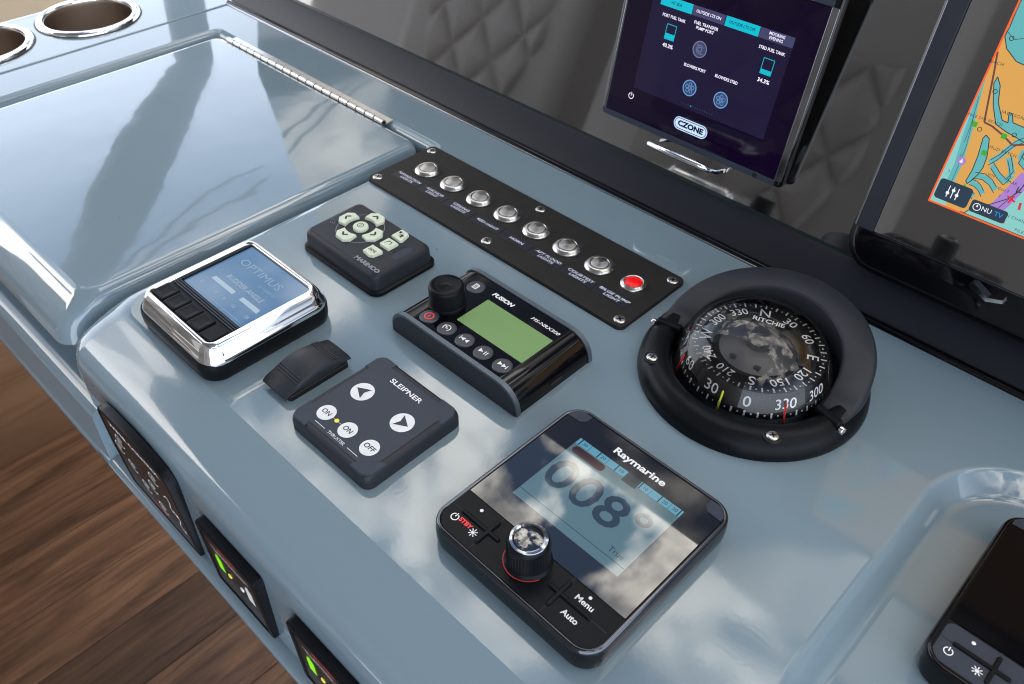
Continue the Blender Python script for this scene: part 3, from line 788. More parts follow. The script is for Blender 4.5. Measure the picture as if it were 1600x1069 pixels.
# ------------------------------------------------------------------ pilot controllers
def pilot(name, label, loc, yaw, rotary):
    t = thing(name, label, 'display', loc, (0, 0, yaw))
    body('housing', 111, 116, 13, [(2, -.2), (.8, .8), (.2, 4), (0, 11), (.3, 13.4)], 'gloss', t, 0, 0, 9)
    body('rim', 110.4, 115.4, 12.7, [(0, 13.2), (0, 14.2), (.5, 15.4), (1.2, 16.1), (1.9, 16.25), (2.6, 15.9), (2.8, 15.2)], 'rim' if rotary else 'gloss', t, 0, 0, 9, 60)
    body('deck', 105.2, 110.2, 10.5, [(0, 14.8), (0, 15.5)], 'black', t, 0, 0, 9)
    v, f, fl = loft([[(x, y, z) for x, y in round_poly([(51.9, 54.4), (-51.9, 54.4), (-51.9, -29.5), (51.9, -29.5)], [9.5, 9.5, .4, .4])] for z in (15.4, 16.0)])
    gl = mesh('glass', v, f, 'glass_dark' if rotary else 'glass_plain', t, 20)
    for sx in (-1, 1):
        v, f, fl = loft([[(sx * x, y, z) for x, y in ((40.5, 54.2), (40.8, 49.5), (43.5, 46.8), (51.8, 46.4), (51.6, 49.5), (48.5, 53.3), (46.5, 54.3))] for z in (15.9, 16.5)])
        mesh('corner_cap', v, f if sx < 0 else [tuple(reversed(q)) for q in f], 'slate', t, 30)
    z = 16.1
    if rotary:
        scn = body('screen', 70.5, 53.5, .3, [(0, 15.95), (0, 16.06)], 'lcd_teal', t, 0, 11.6, 2)
        quads('scale_band', [[(-35, 33.6), (-1, 33.6), (-1, 38.3), (-35, 38.3)], [(8, 33.6), (35.2, 33.6), (35.2, 38.3), (8, 38.3)]], z + .02, 'lcd_teal_hi', scn)
        quads('scale_gap', [[(-1, 31.5), (8, 31.5), (8, 38.3), (-1, 38.3)]], z + .02, 'lcd_seg', scn)
        quads('scale_ticks', [line((x, 33.6), (x, 38.3), .7) for x in (-33, -20, -7.5, 9, 21.5, 33.8)] + [line((x, 33.6), (x, 38.3), .2) for x in (-26.5, -13.8, -1, 15.2, 27.8)], z + .06, 'lcd_seg', scn)
        for s, x in (('30', -29.9), ('20', -17), ('10', -4.4), ('10', 11.9), ('20', 24.6), ('30', 31)):
            text(s, 2.3, x, 35.9, z + .08, 'lcd_seg', scn, 'scale_number')
        v, f, fl = loft([[(x, y, q) for x, y in rr(22, 5.2, 2.6, 6, -22.6, 30.2)] for q in (16.05, 16.12)])
        mesh('rudder_bar', v, f, 'lcd_pill', scn, 0)
        text('008°', 21, -1.5, 11, z + .04, 'lcd_seg', scn, 'heading_digits', width=62, bold=.35)
        quads('divider', [line((-35, -9.7), (35, -9.7), .35)], z + .04, 'lcd_seg', scn)
        text('True', 3.4, 26.5, -5.4, z + .05, 'lcd_seg', scn, 'heading_mode')
        text('Raymarine', 4.6, .5, 45.3, z + .05, 'white', t, width=34, bold=.19)
    # key block: seams moulded as proud ridges, print on top
    kz = 15.62
    for cx in ((-26.6, 21.5) if rotary else (-26.6,)):
        sg = pline([(cx - 19, -41), (cx + 8, -41)], 2.6) if cx < 0 else pline([(cx - 7, -41), (cx + 19.5, -41)], 2.6)
        for kq, q in enumerate(sg + [line((cx, -50), (cx, -32.5), 2.4)]):
            xs, ys = [p[0] for p in q], [p[1] for p in q]
            body('key_ridge', max(xs) - min(xs), max(ys) - min(ys), 1.2, [(0, 15.4), (.2, 16.3 + .12 * kq), (.7, 16.7 + .12 * kq)], 'black', t, (max(xs) + min(xs)) / 2, (max(ys) + min(ys)) / 2, 4, 60)
        quads('key_seam', [line((cx, -54), (cx, -29.6), .5), line((cx - (25 if cx < 0 else 8), -41), (cx + (8 if cx < 0 else 29), -41), .5)], kz + .05, 'rubber', t)
    icon = [ring2(-45.3, -46.4, 1.7, 2.3, 115, 425, 18) + [line((-45.3, -46.2), (-45.3, -43.6), .6)]]
    quads('power_symbol', icon[0], kz, 'white', t)
    quads('dimmer_symbol', [line((-31.8 + 1.1 * cos(rad(a)), -46.6 + 1.1 * sin(rad(a))), (-31.8 + 2.5 * cos(rad(a)), -46.6 + 2.5 * sin(rad(a))), .5) for a in range(0, 360, 45)] + [circ(.95, 14, -31.8, -46.6)], kz, 'white', t)
    quads('dot_mark', [circ(1.0, 16, -38.4, -34.2)], kz, 'white', t)
    if rotary:
        text('STBY', 2.6, -38.6, -45.4, kz, 'red_lit', t, 'standby_lettering', width=8.5, bold=.12)
        text('Menu', 3.2, 33.4, -36.6, kz, 'white', t, width=10.5, bold=.09)
        text('Auto', 3.2, 33.2, -46.8, kz, 'white', t, width=9.5, bold=.09)
        quads('menu_dot', [circ(.9, 14, 33.6, -32.6)], kz, 'white', t)
        k = lathe('rotary_knob', [(12.2, 15.4), (12.2, 16.4), (11.0, 17.6), (10.6, 18.2), (10.5, 31.2), (10.2, 33), (9.4, 34.0), (8.6, 34.2)], 'black', t, 48, loc=(-1.2, -38.6, 0), cap=False)
        kr = lathe('knob_ring', [(9.8, 33.4), (9.2, 34.3), (8.0, 34.5), (7.2, 34.1), (7.0, 33.4)], 'chrome_dark', k, 48, cap=False)
        lathe('knob_top', [(7.1, 33.0), (7.0, 33.6), (5, 33.9), (0, 34.0)], 'glass_dark', k, 40)
        vv, ff = [], []
        for a in range(44):
            A = 2 * pi * a / 44
            for zz_ in range(8):
                zc_ = 19.4 + zz_ * 1.5
                b0 = len(vv)
                for du, dz, dr in ((-.5, 0, 0), (0, -.6, 0), (.5, 0, 0), (0, .6, 0), (0, 0, .55)):
                    rr_ = 10.45 + dr
                    vv.append((rr_ * cos(A + du / 10.5), rr_ * sin(A + du / 10.5), zc_ + dz))
                ff += [(b0, b0 + 1, b0 + 4), (b0 + 1, b0 + 2, b0 + 4), (b0 + 2, b0 + 3, b0 + 4), (b0 + 3, b0, b0 + 4)]
        kg = mesh('knurling', vv, ff, 'black', k, 0); kg['kind'] = 'stuff'
        quads('knob_arc', ring2(-1.2, -38.6, 11.0, 12.6, 200, 340, 12), 16.5, 'red_print', t)  # flat red arc around the front of the knob's foot
    else:
        body('key_face', 103, 23.4, 4, [(0, 15.3), (0, 15.58)], 'slate', t, 0, -42.2, 5)
    return t


pilot('pilot_controller', 'black autopilot controller with rotary knob and heading digits on a glossy screen', (61.5, -107.4, 0), -.011, True)
pilot('pilot_display', 'black display with a blank dark screen in the rounded recess of the console', (271.5, 8, -13), 0, False)

# ------------------------------------------------------------------ compass
co = thing('compass', 'black hooded marine compass with clear dome and white numbered card', 'compass', (59.5, 57, 0))
lathe('base_ring', [(70.4, -.2), (70.8, 1.5), (70.2, 5.5), (68.2, 9.6), (65, 12.8), (61.5, 14.6), (57, 14.8), (53.5, 13.4), (51.8, 11), (51.0, 7), (50.6, -3)], 'black', co, 96, cap=False)
lathe('bowl', [(50, 8), (49, 2), (46, -6), (0, -8)], 'gloss', co, 64)
lo = []
for k in range(49):
    th = rad(-9 + 198 * k / 48)
    s = max(0, sin(th))
    e = min(1, k / 4, (48 - k) / 4)
    zt = 13.0 + 20.5 * s ** .8 + 1.5 * e
    ro = 66.0 + 5.0 * s
    ri = 47.0 + 2.5 * s
    zl = 9.5
    sec = [(ri + .6, zl), (ri, zt - 2.2), (ri + .8, zt - .7), (ri + 2.2, zt), (ro - 3.0, zt + 1.0), (ro - 1.2, zt + .5), (ro - .2, zt - 1.2), (ro + .4, zl)]
    lo.append([(r * cos(th), r * sin(th), z) for r, z in sec])
v, f, fl = loft(lo, True, True)
mesh('hood', v, f, 'charcoal', co, 45)
for sx in (-1, 1):
    th = rad(-12 if sx > 0 else 192)
    lathe('pivot', [(2.6, -1), (2.6, .8), (2.2, 1.4), (0, 1.6)], 'chrome', co, 16, loc=(67.8 * cos(th), 67.8 * sin(th), 11.5), rot=(0, rad(90), rad(-12 if sx > 0 else 192)))
    box('pivot_block', -9, 8, -2.6, 2.6, 0, 5.0, 'black', co, 1.2, loc=(58 * cos(th), 58 * sin(th), 11.2), rot=(0, 0, th))
for a in (224, 311):
    th = rad(a)
    x, y = 63.2 * cos(th), 63.2 * sin(th)
    rc = lathe('screw_recess', [(5.4, 0), (5.4, 1.2), (5.0, 1.5), (4.6, .8), (0, .5)], 'rubber', co, 24, loc=(x, y, 13.0), rot=(rad(12) * sin(th), -rad(12) * cos(th), 0) if 0 else (0, 0, 0))
    screw(co, x, y, 14.4, 3.6, 'steel')
# card
CZ, CR = 24.5, 40.5
lathe('card', [(45.2, 8), (40.9, CZ - 1.2), (40.5, CZ - .3), (39.9, CZ), (28.5, CZ - .3), (26, CZ - 2.5), (18, CZ - 4), (0, CZ - 4.4)], 'card', co, 72)
hub = lathe('hub', [(24.5, CZ - 3.6), (20, CZ - 1.5), (14, CZ + 1.2), (9, CZ + 2.6), (8.6, CZ + 2.6), (8, CZ + 1.4), (3.2, CZ + 1.2), (3, CZ + 3), (1.6, CZ + 4), (0, CZ + 4.2)], 'hub', co, 48)
quads('hub_slots', [[(r * cos(rad(a)) + dx_, r * sin(rad(a)) + dy_) for dx_, dy_ in ((-2, -1.5), (2, -1.5), (2, 1.5), (-2, 1.5))] for a in (20, 140, 250, 300) for r in (19,)], CZ - .4, 'rubber', hub)
N0 = 115
tk = []
for d in range(0, 360, 5):
    a = rad(N0 - d)
    if d % 10 == 0: tk.append(line((36.4 * cos(a), 36.4 * sin(a)), (39.9 * cos(a), 39.9 * sin(a)), 1.05))
    else: tk.append(circ(.55, 8, 38.2 * cos(a), 38.2 * sin(a)))
quads('card_marks', tk, CZ + .14, 'white', co, 'stuff')
for d in range(0, 360, 30):
    a = rad(N0 - d)
    s = {0: 'N', 90: 'E', 180: 'S', 270: 'W'}.get(d, str(d))
    text(s, 5.8 if d % 90 else 7.2, 31.4 * cos(a), 31.6 * sin(a), CZ + .16, 'white', co, 'card_number', rotz=a - pi / 2, bold=.09, width=None if len(s) < 2 else (11.2 if len(s) == 3 else 8.4))
text('RITCHIE', 3.8, 24.6 * cos(rad(108)), 24.6 * sin(rad(108)), CZ + .1, 'white', co, 'brand_lettering', rotz=rad(108 - 90), width=20, bold=.16)
# skirt scale, read from the front
vv, ff = [], []
sl = math.atan2(CZ - 1.2 - 8, 45.2 - 40.9)


def skirt(u, a, off=.15):
    """u 0..1 from the lower edge up"""
    r = 45.2 + (40.9 - 45.2) * u + off
    return (r * cos(a), r * sin(a), 8 + (CZ - 9.2) * u)


for d in range(0, 360, 5):
    a = rad(N0 + 180 + d)
    wd = .013 if d % 10 == 0 else .011
    u0, u1 = (.04, .27) if d % 10 == 0 else (.12, .19)
    b0 = len(vv)
    vv += [skirt(u0, a - wd), skirt(u0, a + wd), skirt(u1, a + wd), skirt(u1, a - wd)]
    ff.append((b0, b0 + 1, b0 + 2, b0 + 3))
o = mesh('skirt_marks', vv, ff, 'white', co, 0); o['kind'] = 'stuff'
for d, s in ((0, '0'), (30, '330'), (60, '300'), (90, '270'), (-30, '30'), (-60, '60'), (-90, '90')):
    a = rad(N0 + 180 + d)
    x, y, z = skirt(.62, a, .3)
    text(s, 7.2, x, y, z, 'white', co, 'card_number', rot=(sl, 0, a + pi / 2), bold=.08, width=None if len(s) < 2 else (13.0 if len(s) == 3 else 9))
for a, mt_ in ((322, 'lub_red'), (277, 'lub_yel'), (232, 'lub_red'), (76, 'lub_yel')):
    A = rad(a)
    p0, p1 = Vector((49.4 * cos(A), 49.4 * sin(A), 9)), Vector((46.2 * cos(A), 46.2 * sin(A), 22.5))
    d = (p1 - p0)
    lathe('lubber_line', [(.7, 0), (.6, d.length), (0, d.length + .5)], mt_, co, 10, loc=p0, rot=d.to_track_quat('Z', 'Y').to_euler())
R0 = 52.0
lathe('dome', [(R0 * cos(rad(e)), -3 + R0 * sin(rad(e))) for e in [14 + 76 * k / 28 for k in range(29)]], 'dome', co, 96, smooth=80)

# ------------------------------------------------------------------ front panels under the console edge
FR = (rad(91.4), 0, 0)


def front(name, label, x, z, group=None, cat='control panel'):
    y = -229.2
    return thing(name, label, cat, (x, y, z), FR, group)


wp = front('wiper_panel', 'arched black wiper control panel on the console front with ringed white symbols', -195, -66)
q = []
for k in range(13):
    u = k / 12
    q.append((-47.5 + 95 * u, 37 + 4.5 * sin(pi * u)))
out2 = [(47.5, -41), (46, 30)] + [(x, y) for x, y in reversed(q)][1:-1] + [(-46, 30), (-47.5, -4), (-45, -26), (-41, -41)]
v, f, fl = loft([[(x * k, y * k, z) for x, y in out2] for k, z in ((1, -1), (1, 4.0), (.985, 5), (.96, 5.2), (.93, 4.6))])
mesh('bezel', v, f, 'black', wp, 40, flat=fl)
v, f, fl = loft([[(x * k, y * k, z) for x, y in out2] for k, z in ((.90, 4.3), (.90, 4.8))])
mesh('face', v, f, 'panel_brown', wp, 20)
text('WIPER CONTROL', 4.2, 2, 29.5, 4.95, 'white', wp, width=64, bold=.12)
for (x, y) in ((-24, 16), (-32, 4), (-20, -6), (-8, -17), (18, 14), (8, -3), (10, -24)):
    quads('ring_symbol', ring2(x, y, 4.9, 5.8, 30, 330, 22) + ring2(x, y, 2.0, 2.7, 0, 300, 12) + [line((x - 2, y), (x + 2, y), .7)], 4.95, 'white', wp)
text('marine', 4.6, 2, -31, 4.95, 'red_print', wp, 'brand_lettering', bold=.25, shear=.2)
quads('script_mark', pline([(24, 2), (29, 6), (31, 1), (28, -6), (30, -10), (32, -6), (34, -11), (36, -6), (37, -12), (33, -20), (37, -26), (39, -21)], 1.1), 4.95, 'white', wp)
for i, x in enumerate((-93, -1)):
    fp = front('alarm_panel', ['black panel with lit green bottle symbol, next to the arched wiper panel', 'black panel with lit green bottle symbol, farther from the wiper panel'][i], x, -73, 'green lit alarm panels')
    body('bezel', 62.5, 62.5, 3, [(0, -1), (0, 4.2), (.8, 5), (4.2, 5.2), (5.0, 4.2)], 'black', fp, 0, 0, 4)
    body('face', 54, 54, 1, [(0, 4), (0, 4.5)], 'panel_brown', fp)
    text('SEA-FIRE', 3.0, 0, 22.5, 4.65, 'red_print', fp, 'brand_lettering', width=20, bold=.2)
    text('FIRE SUPPRESSION SYSTEM', 1.7, 0, 17, 4.65, 'white', fp, width=40)
    text('ENGINE COMPARTMENT', 1.5, 0, 14.2, 4.65, 'white', fp, width=34)
    for sx, mt_, ml in ((-1, 'led_g', 'led_y'), (1, 'led_w', 'led_w')):
        quads('bottle_symbol', [[(sx * 16 - 3.4, -7), (sx * 16 + 3.4, -7), (sx * 16 + 3.4, 6), (sx * 16 + 2, 8), (sx * 16 - 2, 8), (sx * 16 - 3.4, 6)], [(sx * 16 - 1.2, 8.2), (sx * 16 + 1.2, 8.2), (sx * 16 + 1.2, 10.4), (sx * 16 - 1.2, 10.4)]], 4.68, mt_, fp)
        lathe('lamp', [(1.9, 4.4), (1.8, 4.9), (1, 5.2), (0, 5.3)], ml, fp, 14, loc=(sx * 6.5, -3, 0))
        quads('button_outline', pline([(sx * 14 - 9, -13), (sx * 14 + 9, -13), (sx * 14 + 9, -24), (sx * 14 - 9, -24), (sx * 14 - 9, -13)], .35), 4.65, 'grey_print', fp)
        text('TEST' if sx < 0 else 'ALARM', 1.8, sx * 14, -18.5, 4.65, 'grey_print', fp, 'button_lettering')

# ------------------------------------------------------------------ touch screen on the smoked panel
ts = thing('touch_screen', 'black framed touch screen with dark violet page and cyan tabs on the smoked panel', 'display', CAM_C + (on_panel(22) - CAM_C) * 1.0257, (AP, 0, 0))
ts.scale = (1.0257, 1.0257, 1.0257)     # fitted size: its back stands 8 mm off the panel's foot
W0, W1, H0, H1 = -163, -2.5, 33.5, 161
cx_, cy_ = (W0 + W1) / 2, (H0 + H1) / 2
body('housing', W1 - W0, H1 - H0, 3.5, [(5, -10), (2, -9.4), (.6, -6), (0, -5), (0, -1.2), (.8, -.3), (2.4, 0), (3.2, -.6)], 'gloss', ts, cx_, cy_, 5, 40)
box('wall_mount', -120, -45, 60, 130, -40, -9.5, 'black', ts, 2)
for q in ((W0 + .3, W0 + 2.6, H0 + 5, H1 - 5), (W1 - 6.6, W1 - 1.4, H0 + 4, H1 - 8)):
    box('side_strip', *q, -1.2, .35, 'chrome_dark', ts, .3)
for y0, y1 in ((H0, H0 + 4.2), (H1 - 8, H1 - .2)):
    box('cross_strip', W0 + 2, W1 - 6, y0, y1, -1.2, .3, 'slate', ts, .4)
    box('strip_notch', -26, -22, y0 + .2, y1 - .1, .1, .5, 'chrome_dark', ts, .15)
sg = body('front_glass', W1 - W0 - 11, H1 - H0 - 13.5, .5, [(0, -1), (0, .05)], 'scr_bez', ts, cx_ - 1.3, cy_ - 2.2, 2)
pg = flat('screen_page', [(-138.5, 60.6), (-26, 60.6), (-26, 129.5), (-138.5, 129.5)], .12, 'scr_bg', ts)


def tab(x0, x1, m, s, tm, wd=None):
    o = flat('tab', [(x0, 122.7), (x1, 122.7), (x1, 129.3), (x0, 129.3)], .2, m, pg)
    text(s, 2.0, (x0 + x1) / 2, 126, .3, tm, pg, 'tab_lettering', bold=.03, line_sp=1.0, width=wd)


tab(-131.5, -105, 'scr_cyan', 'AT SEA', 'scr_bez', 9)
tab(-104.6, -78.6, 'scr_tab', 'OUTSIDE LTS ON', 'scr_white', 20)
tab(-78, -51.8, 'scr_cyan', 'OUTSIDE LTS OFF', 'scr_bez', 20.5)
tab(-51.4, -26, 'scr_tab', 'MOORING\nEVENING', 'scr_white', 11.5)
quads('menu_symbol', [line((-137.5, y), (-134, y), .5) for y in (126, 127, 128)], .25, 'scr_cyan', pg)
for s, x, y in (('PORT FUEL TANK', -118, 116.8), ('FUEL TRANSFER\nPUMP PORT', -91.5, 117.2), ('STBD FUEL TANK', -39.3, 117.4), ('BLOWERS PORT', -91.8, 89.6), ('BLOWERS STBD', -65.5, 89.8)):
    text(s, 2.1, x, y, .25, 'scr_white', pg, 'caption', bold=.05, line_sp=1.05, width=18.2 if s[0] == 'B' else 19.6)
for x, fh, s in ((-118, .38, '40.3%'), (-39, .27, '34.3%')):
    quads('tank_outline', pline([(x - 4, 101.7), (x + 4, 101.7), (x + 4, 111.8), (x - 4, 111.8), (x - 4, 101.7)], .45), .25, 'scr_cyan', pg)
    quads('tank_level', [[(x - 3.7, 102), (x + 3.7, 102), (x + 3.7, 102 + 9.6 * fh), (x - 3.7, 102 + 9.6 * fh)]], .24, 'scr_cyan', pg)
    text(s, 2.6, x + .3, 97.3, .25, 'scr_white', pg, 'reading', bold=.08, width=9)
for x, y, mt_ in ((-91.6, 102.6, 'scr_grey'), (-91.7, 75.3, 'scr_blue'), (-65.3, 75.3, 'scr_blue')):
    quads('pump_disc', [circ(5.6, 32, x, y)], .2, 'scr_disc', pg)
    q = ring2(x, y, 5.0, 5.7, 0, 360, 36)
    if mt_ == 'scr_grey': q += ring2(x, y, 1.3, 1.9, 0, 360, 16) + ring2(x, y, 2.6, 3.0, 20, 300, 20) + [line((x - 3.2, y + 2.4), (x - .5, y + 2.8), .5), line((x + 3.2, y - 2.6), (x + .6, y - 2.9), .5)]
    else:
        for a in range(5): q += ring2(x + 2.5 * cos(rad(a * 72 + 18)), y + 2.5 * sin(rad(a * 72 + 18)), 1.0, 1.35, 0, 360, 12)
        q += ring2(x, y, .6, .95, 0, 360, 10)
    quads('pump_symbol', q, .25, mt_, pg)
quads('page_dots', [circ(.38, 8, -95 + k * 2.0, 63.5) for k in range(14)], .25, 'scr_disc', pg)
quads('active_dot', [circ(.5, 10, -87, 63.5)], .28, 'scr_cyan', pg)
quads('power_symbol', ring2(-138.8, 54, 1.9, 2.4, 120, 420, 18) + [line((-138.8, 54), (-138.8, 56.8), .5)], .2, 'scr_white', ts)
lg = flat('logo_plate', rr(29, 9.4, 4.7, 8, -82.8, 49), .18, 'scr_logo', ts)
quads('logo_outline', [p for p in (lambda a, b: [[a[i], a[(i + 1) % len(a)], b[(i + 1) % len(b)], b[i]] for i in range(len(a))])(rr(27.6, 8.0, 4.0, 8, -82.8, 49), rr(26.6, 7.0, 3.5, 8, -82.8, 49))], .22, 'scr_bez', lg)
text('CZONE', 3.9, -82.8, 49, .26, 'scr_bez', lg, width=22, bold=.28)
# chrome bail below the screen
bl = thing('bail_bar', 'short polished chrome bar under the touch screen', 'bar', on_panel(0), (AP, 0, 0))
v, f, fl = loft([[(x, 25.6 + dy_ + cos(a) * r, zz_ + sin(a) * r) for a in [2 * pi * j / 12 for j in range(12)]] for x, r, dy_, zz_ in
                 ((-120, 1.7, -5, .4), (-119, 1.8, -4, 10), (-116.5, 2.2, -1.5, 19), (-113, 2.4, 0, 23), (-90, 2.5, 0, 23.5), (-64, 2.4, 0, 23), (-60.5, 2.2, -1.5, 19), (-58.5, 1.8, -4.5, 10), (-57.5, 1.7, -5, .4))], True, True)
mesh('bar', v, [tuple(reversed(q)) for q in f], 'chrome', bl, 60)

# ------------------------------------------------------------------ chart plotter
OFF = 45
cp = thing('chart_plotter', 'large black chart plotter showing an orange and turquoise sea chart', 'display', on_panel(OFF), (AP, 0, 0))
X0, X1, Y0, Y1 = 60, 330, 40, 218
cx_, cy_ = (X0 + X1) / 2, (Y0 + Y1) / 2
body('housing', X1 - X0, Y1 - Y0, 5, [(14, -40), (8, -36), (3, -12), (.6, -8), (0, -5), (0, -1.4), (.8, -.4), (1.6, 0)], 'black', cp, cx_, cy_, 5, 40)
box('side_strip', X0 + 1.8, X0 + 12.4, Y0 + 1.4, Y1 - 1, -.6, .8, 'charcoal', cp, .4)
box('strip_edge', X0 + .4, X0 + 1.6, Y0 + 2, Y1 - 1, -.8, .9, 'chrome_dark', cp, .2)
body('front_glass', X1 - X0 - 14, Y1 - Y0 - 3.4, .6, [(0, -1), (0, .55)], 'panel_glass', cp, (X0 + 13 + X1 - 1) / 2, cy_ + .6, 2)
for k in range(3):
    box('lower_edge', X0 + 14, X1 - 3, Y0 - .2 + k * 1.2, Y0 + .4 + k * 1.2, -.4 - .6 * (2 - k), .5 - .6 * (2 - k), 'chrome_dark' if k == 1 else 'black', cp, .2)


def uv(px, py):
    """pixel of the photograph -> position on the plotter's own front plane"""
    d = CAM_R.transposed() @ Vector(((px - 800) / CAM_F, (534.5 - py) / CAM_F, -1))
    n = PFRAME.to_3x3() @ Vector((0, 0, 1))
    o = on_panel(OFF + .6)
    t = (o - CAM_C).dot(n) / d.dot(n)
    q = PFRAME.inverted() @ (CAM_C + d * t)
    return (q.x, q.y)


def pts(*a): return [(max(95.9, u), max(73.6, q)) for u, q in (uv(*p) for p in a)]


CX0, CY0 = 95.3, 73.0
chart = flat('chart', [(CX0, CY0), (X1 - 20, CY0), (X1 - 20, Y1 - 14), (CX0, Y1 - 14)], .62, 'ch_land', cp)
quads('chart_border', [line((CX0, CY0 - .2), (CX0, Y1 - 14), 1.0), line((CX0 - .4, CY0), (X1 - 20, CY0), 1.0)], .8, 'ch_edge', chart)
strip = pts((1535, 118), (1530, 160), (1521, 200), (1503, 258), (1488, 290), (1477, 322))
strip = strip + [(strip[-1][0], CY0 + .6), (CX0 + .5, CY0 + .6), (CX0 + .5, strip[0][1])]
flat('water', strip, .66, 'ch_pale', chart)
s2 = pts((1535, 118), (1530, 160), (1521, 200), (1503, 258), (1488, 290))
flat('water', s2 + [(max(95.9, p[0] - 4.0), p[1] - 1) for p in reversed(s2)], .70, 'ch_water', chart)
WAT = [[(1592, 0), (1600, -4), (1660, -8), (1660, 140), (1605, 104), (1588, 96), (1573, 76), (1569, 56), (1578, 42), (1586, 18)],
       [(1553, 130), (1559, 120), (1563, 134), (1560, 160), (1566, 188), (1575, 192), (1577, 176), (1582, 178), (1583, 192), (1602, 200), (1602, 224), (1588, 215), (1572, 206), (1556, 194), (1552, 165)],
       [(1536, 216), (1541, 211), (1546, 217), (1544, 234), (1542, 246), (1536, 262), (1528, 273), (1518, 282), (1511, 287), (1509, 283), (1519, 266), (1528, 244)],
       [(1602, 286), (1592, 300), (1574, 311), (1548, 319), (1520, 324), (1506, 333), (1496, 338), (1602, 376)]]
for q in WAT:
    flat('water', pts(*q), .68, 'ch_water' if q is not WAT[3] else 'ch_pale', chart)
edges = []
for q in WAT: edges += pline(pts(*q, q[0]), .5)
CH = [([(1522, 274), (1537, 276), (1548, 285), (1555, 297)], 4.2), ([(1516, 284), (1524, 287), (1531, 294), (1535, 303)], 4.0), ([(1511, 297), (1516, 302), (1521, 307)], 3.6),
      ([(1546, 254), (1560, 246), (1584, 226), (1600, 219)], 3.8), ([(1577, 246), (1580, 262), (1581, 273), (1570, 285), (1560, 274), (1550, 258)], 4.0), ([(1602, 236), (1594, 250), (1604, 262)], 4.4)]
for q, wd in CH:
    quads('channel', pline(pts(*q), wd * .8), .72, 'ch_water', chart)
    edges += pline([(a + .0, b + wd * .42) for a, b in pts(*q)], .4) + pline([(a, b - wd * .42) for a, b in pts(*q)], .4)
quads('shoreline', edges, .76, 'ch_ink', chart, 'stuff')
quads('depth_line', pline(pts((1522, 180), (1510, 228), (1495, 265), (1476, 308)), .25) + pline(pts((1600, 60), (1585, 62), (1575, 50)), .3) + pline(pts((1530, 150), (1519, 190), (1507, 222)), .25), .74, 'ch_ink', chart)
quads('shipping_lane', pline(pts((1606, 276), (1577, 306), (1546, 336)), 7.5), .74, 'ch_purple', chart)
quads('lane_arrow', pline(pts((1603, 288), (1560, 325)), .4) + pline(pts((1592, 292), (1588, 300), (1596, 301)), .6), .8, 'ch_ink', chart)
quads('route_line', pline(pts((1556, 80), (1553, 115), (1546, 150), (1538, 191), (1550, 197), (1568, 212), (1582, 227), (1604, 226)), 1.0), .79, 'ch_brown', chart)
quads('red_mark', pline(pts((1574, 306), (1586, 316)), 1.0) + pline(pts((1585, 306), (1575, 317)), 1.0) + pline(pts((1595, 317), (1592, 328)), 1.3) + pline(pts((1570, 340), (1567, 349)), 1.4), .82, 'ch_red', chart)
quads('green_mark', [[(a - 1.4, b - 1.4), (a + 1.4, b - 1.4), (a + 1.4, b + 1.4), (a - 1.4, b + 1.4)] for a, b in pts((1523, 194), (1538, 239), (1569, 213))] + [pts((1508, 286), (1512, 298), (1502, 296))], .82, 'ch_green', chart)
quads('buoy_mark', [circ(2.4, 16, *uv(1502.5, 251.5))] , .83, 'ch_purple', chart)
quads('buoy_symbol', [[(a - 1, b - 1), (a + 1, b - 1), (a, b + 1.6)] for a, b in pts((1502.5, 251.5))], .86, 'ch_white', chart)
quads('circle_mark', sum([ring2(*uv(*p), .9, 1.3, 0, 360, 12) for p in ((1531, 202), (1555, 143), (1585, 211), (1581, 60))], []), .82, 'ch_ink', chart)
for s, p, sz in (('MUD KEY', (1562, 235), 1.7), ('CH', (1583, 243), 1.7), ('VIN', (1549, 274), 1.6), ('MAR', (1582, 286), 1.7), ('GULF', (1568, 297), 1.7), ('MAIN CHANNEL', (1587, 342), 1.7), ('PILES', (1594, 362), 1.7),
                 ('JACKSON', (1583, 180), 1.8), ('BEACH', (1556, 98), 1.8), ('ONCE SAR BEACH', (1537, 186), 1.6), ('2', (1501, 243), 1.5), ('3', (1483, 267), 1.5), ('2', (1562, 306), 1.4)):
    text(s, sz, *uv(*p), .84, 'ch_ink', chart, 'chart_lettering', sp=1.15)
b = flat('chart_button', rr(19, 12, 2, 5, 106, 82), .9, 'ch_navy', chart)
quads('slider_symbol', [line((103 + 2.6 * k, 78.6), (103 + 2.6 * k, 85.4), .5) for k in range(3)] + [circ(1.0, 10, 103 + 2.6 * k, 82 + (-1, 1.4, -.6)[k]) for k in range(3)], .96, 'ch_white', b)
b = flat('chart_button', rr(20, 7.2, 1.5, 5, 127, 79.6), .9, 'ch_navy', chart)
quads('north_symbol', ring2(120.6, 79.6, 1.8, 2.2, 0, 360, 18) + [[(120, 79.6), (121.2, 79.6), (120.6, 81.4)]], .96, 'ch_white', b)
text('NU', 2.8, 126, 79.7, .96, 'ch_white', b, 'button_lettering')
text('TV', 2.8, 132.6, 79.7, .96, 'ch_blue', b, 'button_lettering')
br = thing('plotter_bracket', 'black mounting bracket under the chart plotter with a chrome latch', 'bracket', on_panel(0), (AP, 0, 0))
body('foot', 330, 52, 22, [(0, .2), (0, 14), (3, 19), (8, 22)], 'gloss', br, 215, 28, 8, 50)
v, f, fl = loft([[(x, y, z) for x, y in ((132, 27), (145, 22), (154, 25), (153, 27), (145, 24.6), (134, 30))] for z in (22, 26)])
mesh('latch', v, f, 'chrome', br, 30)

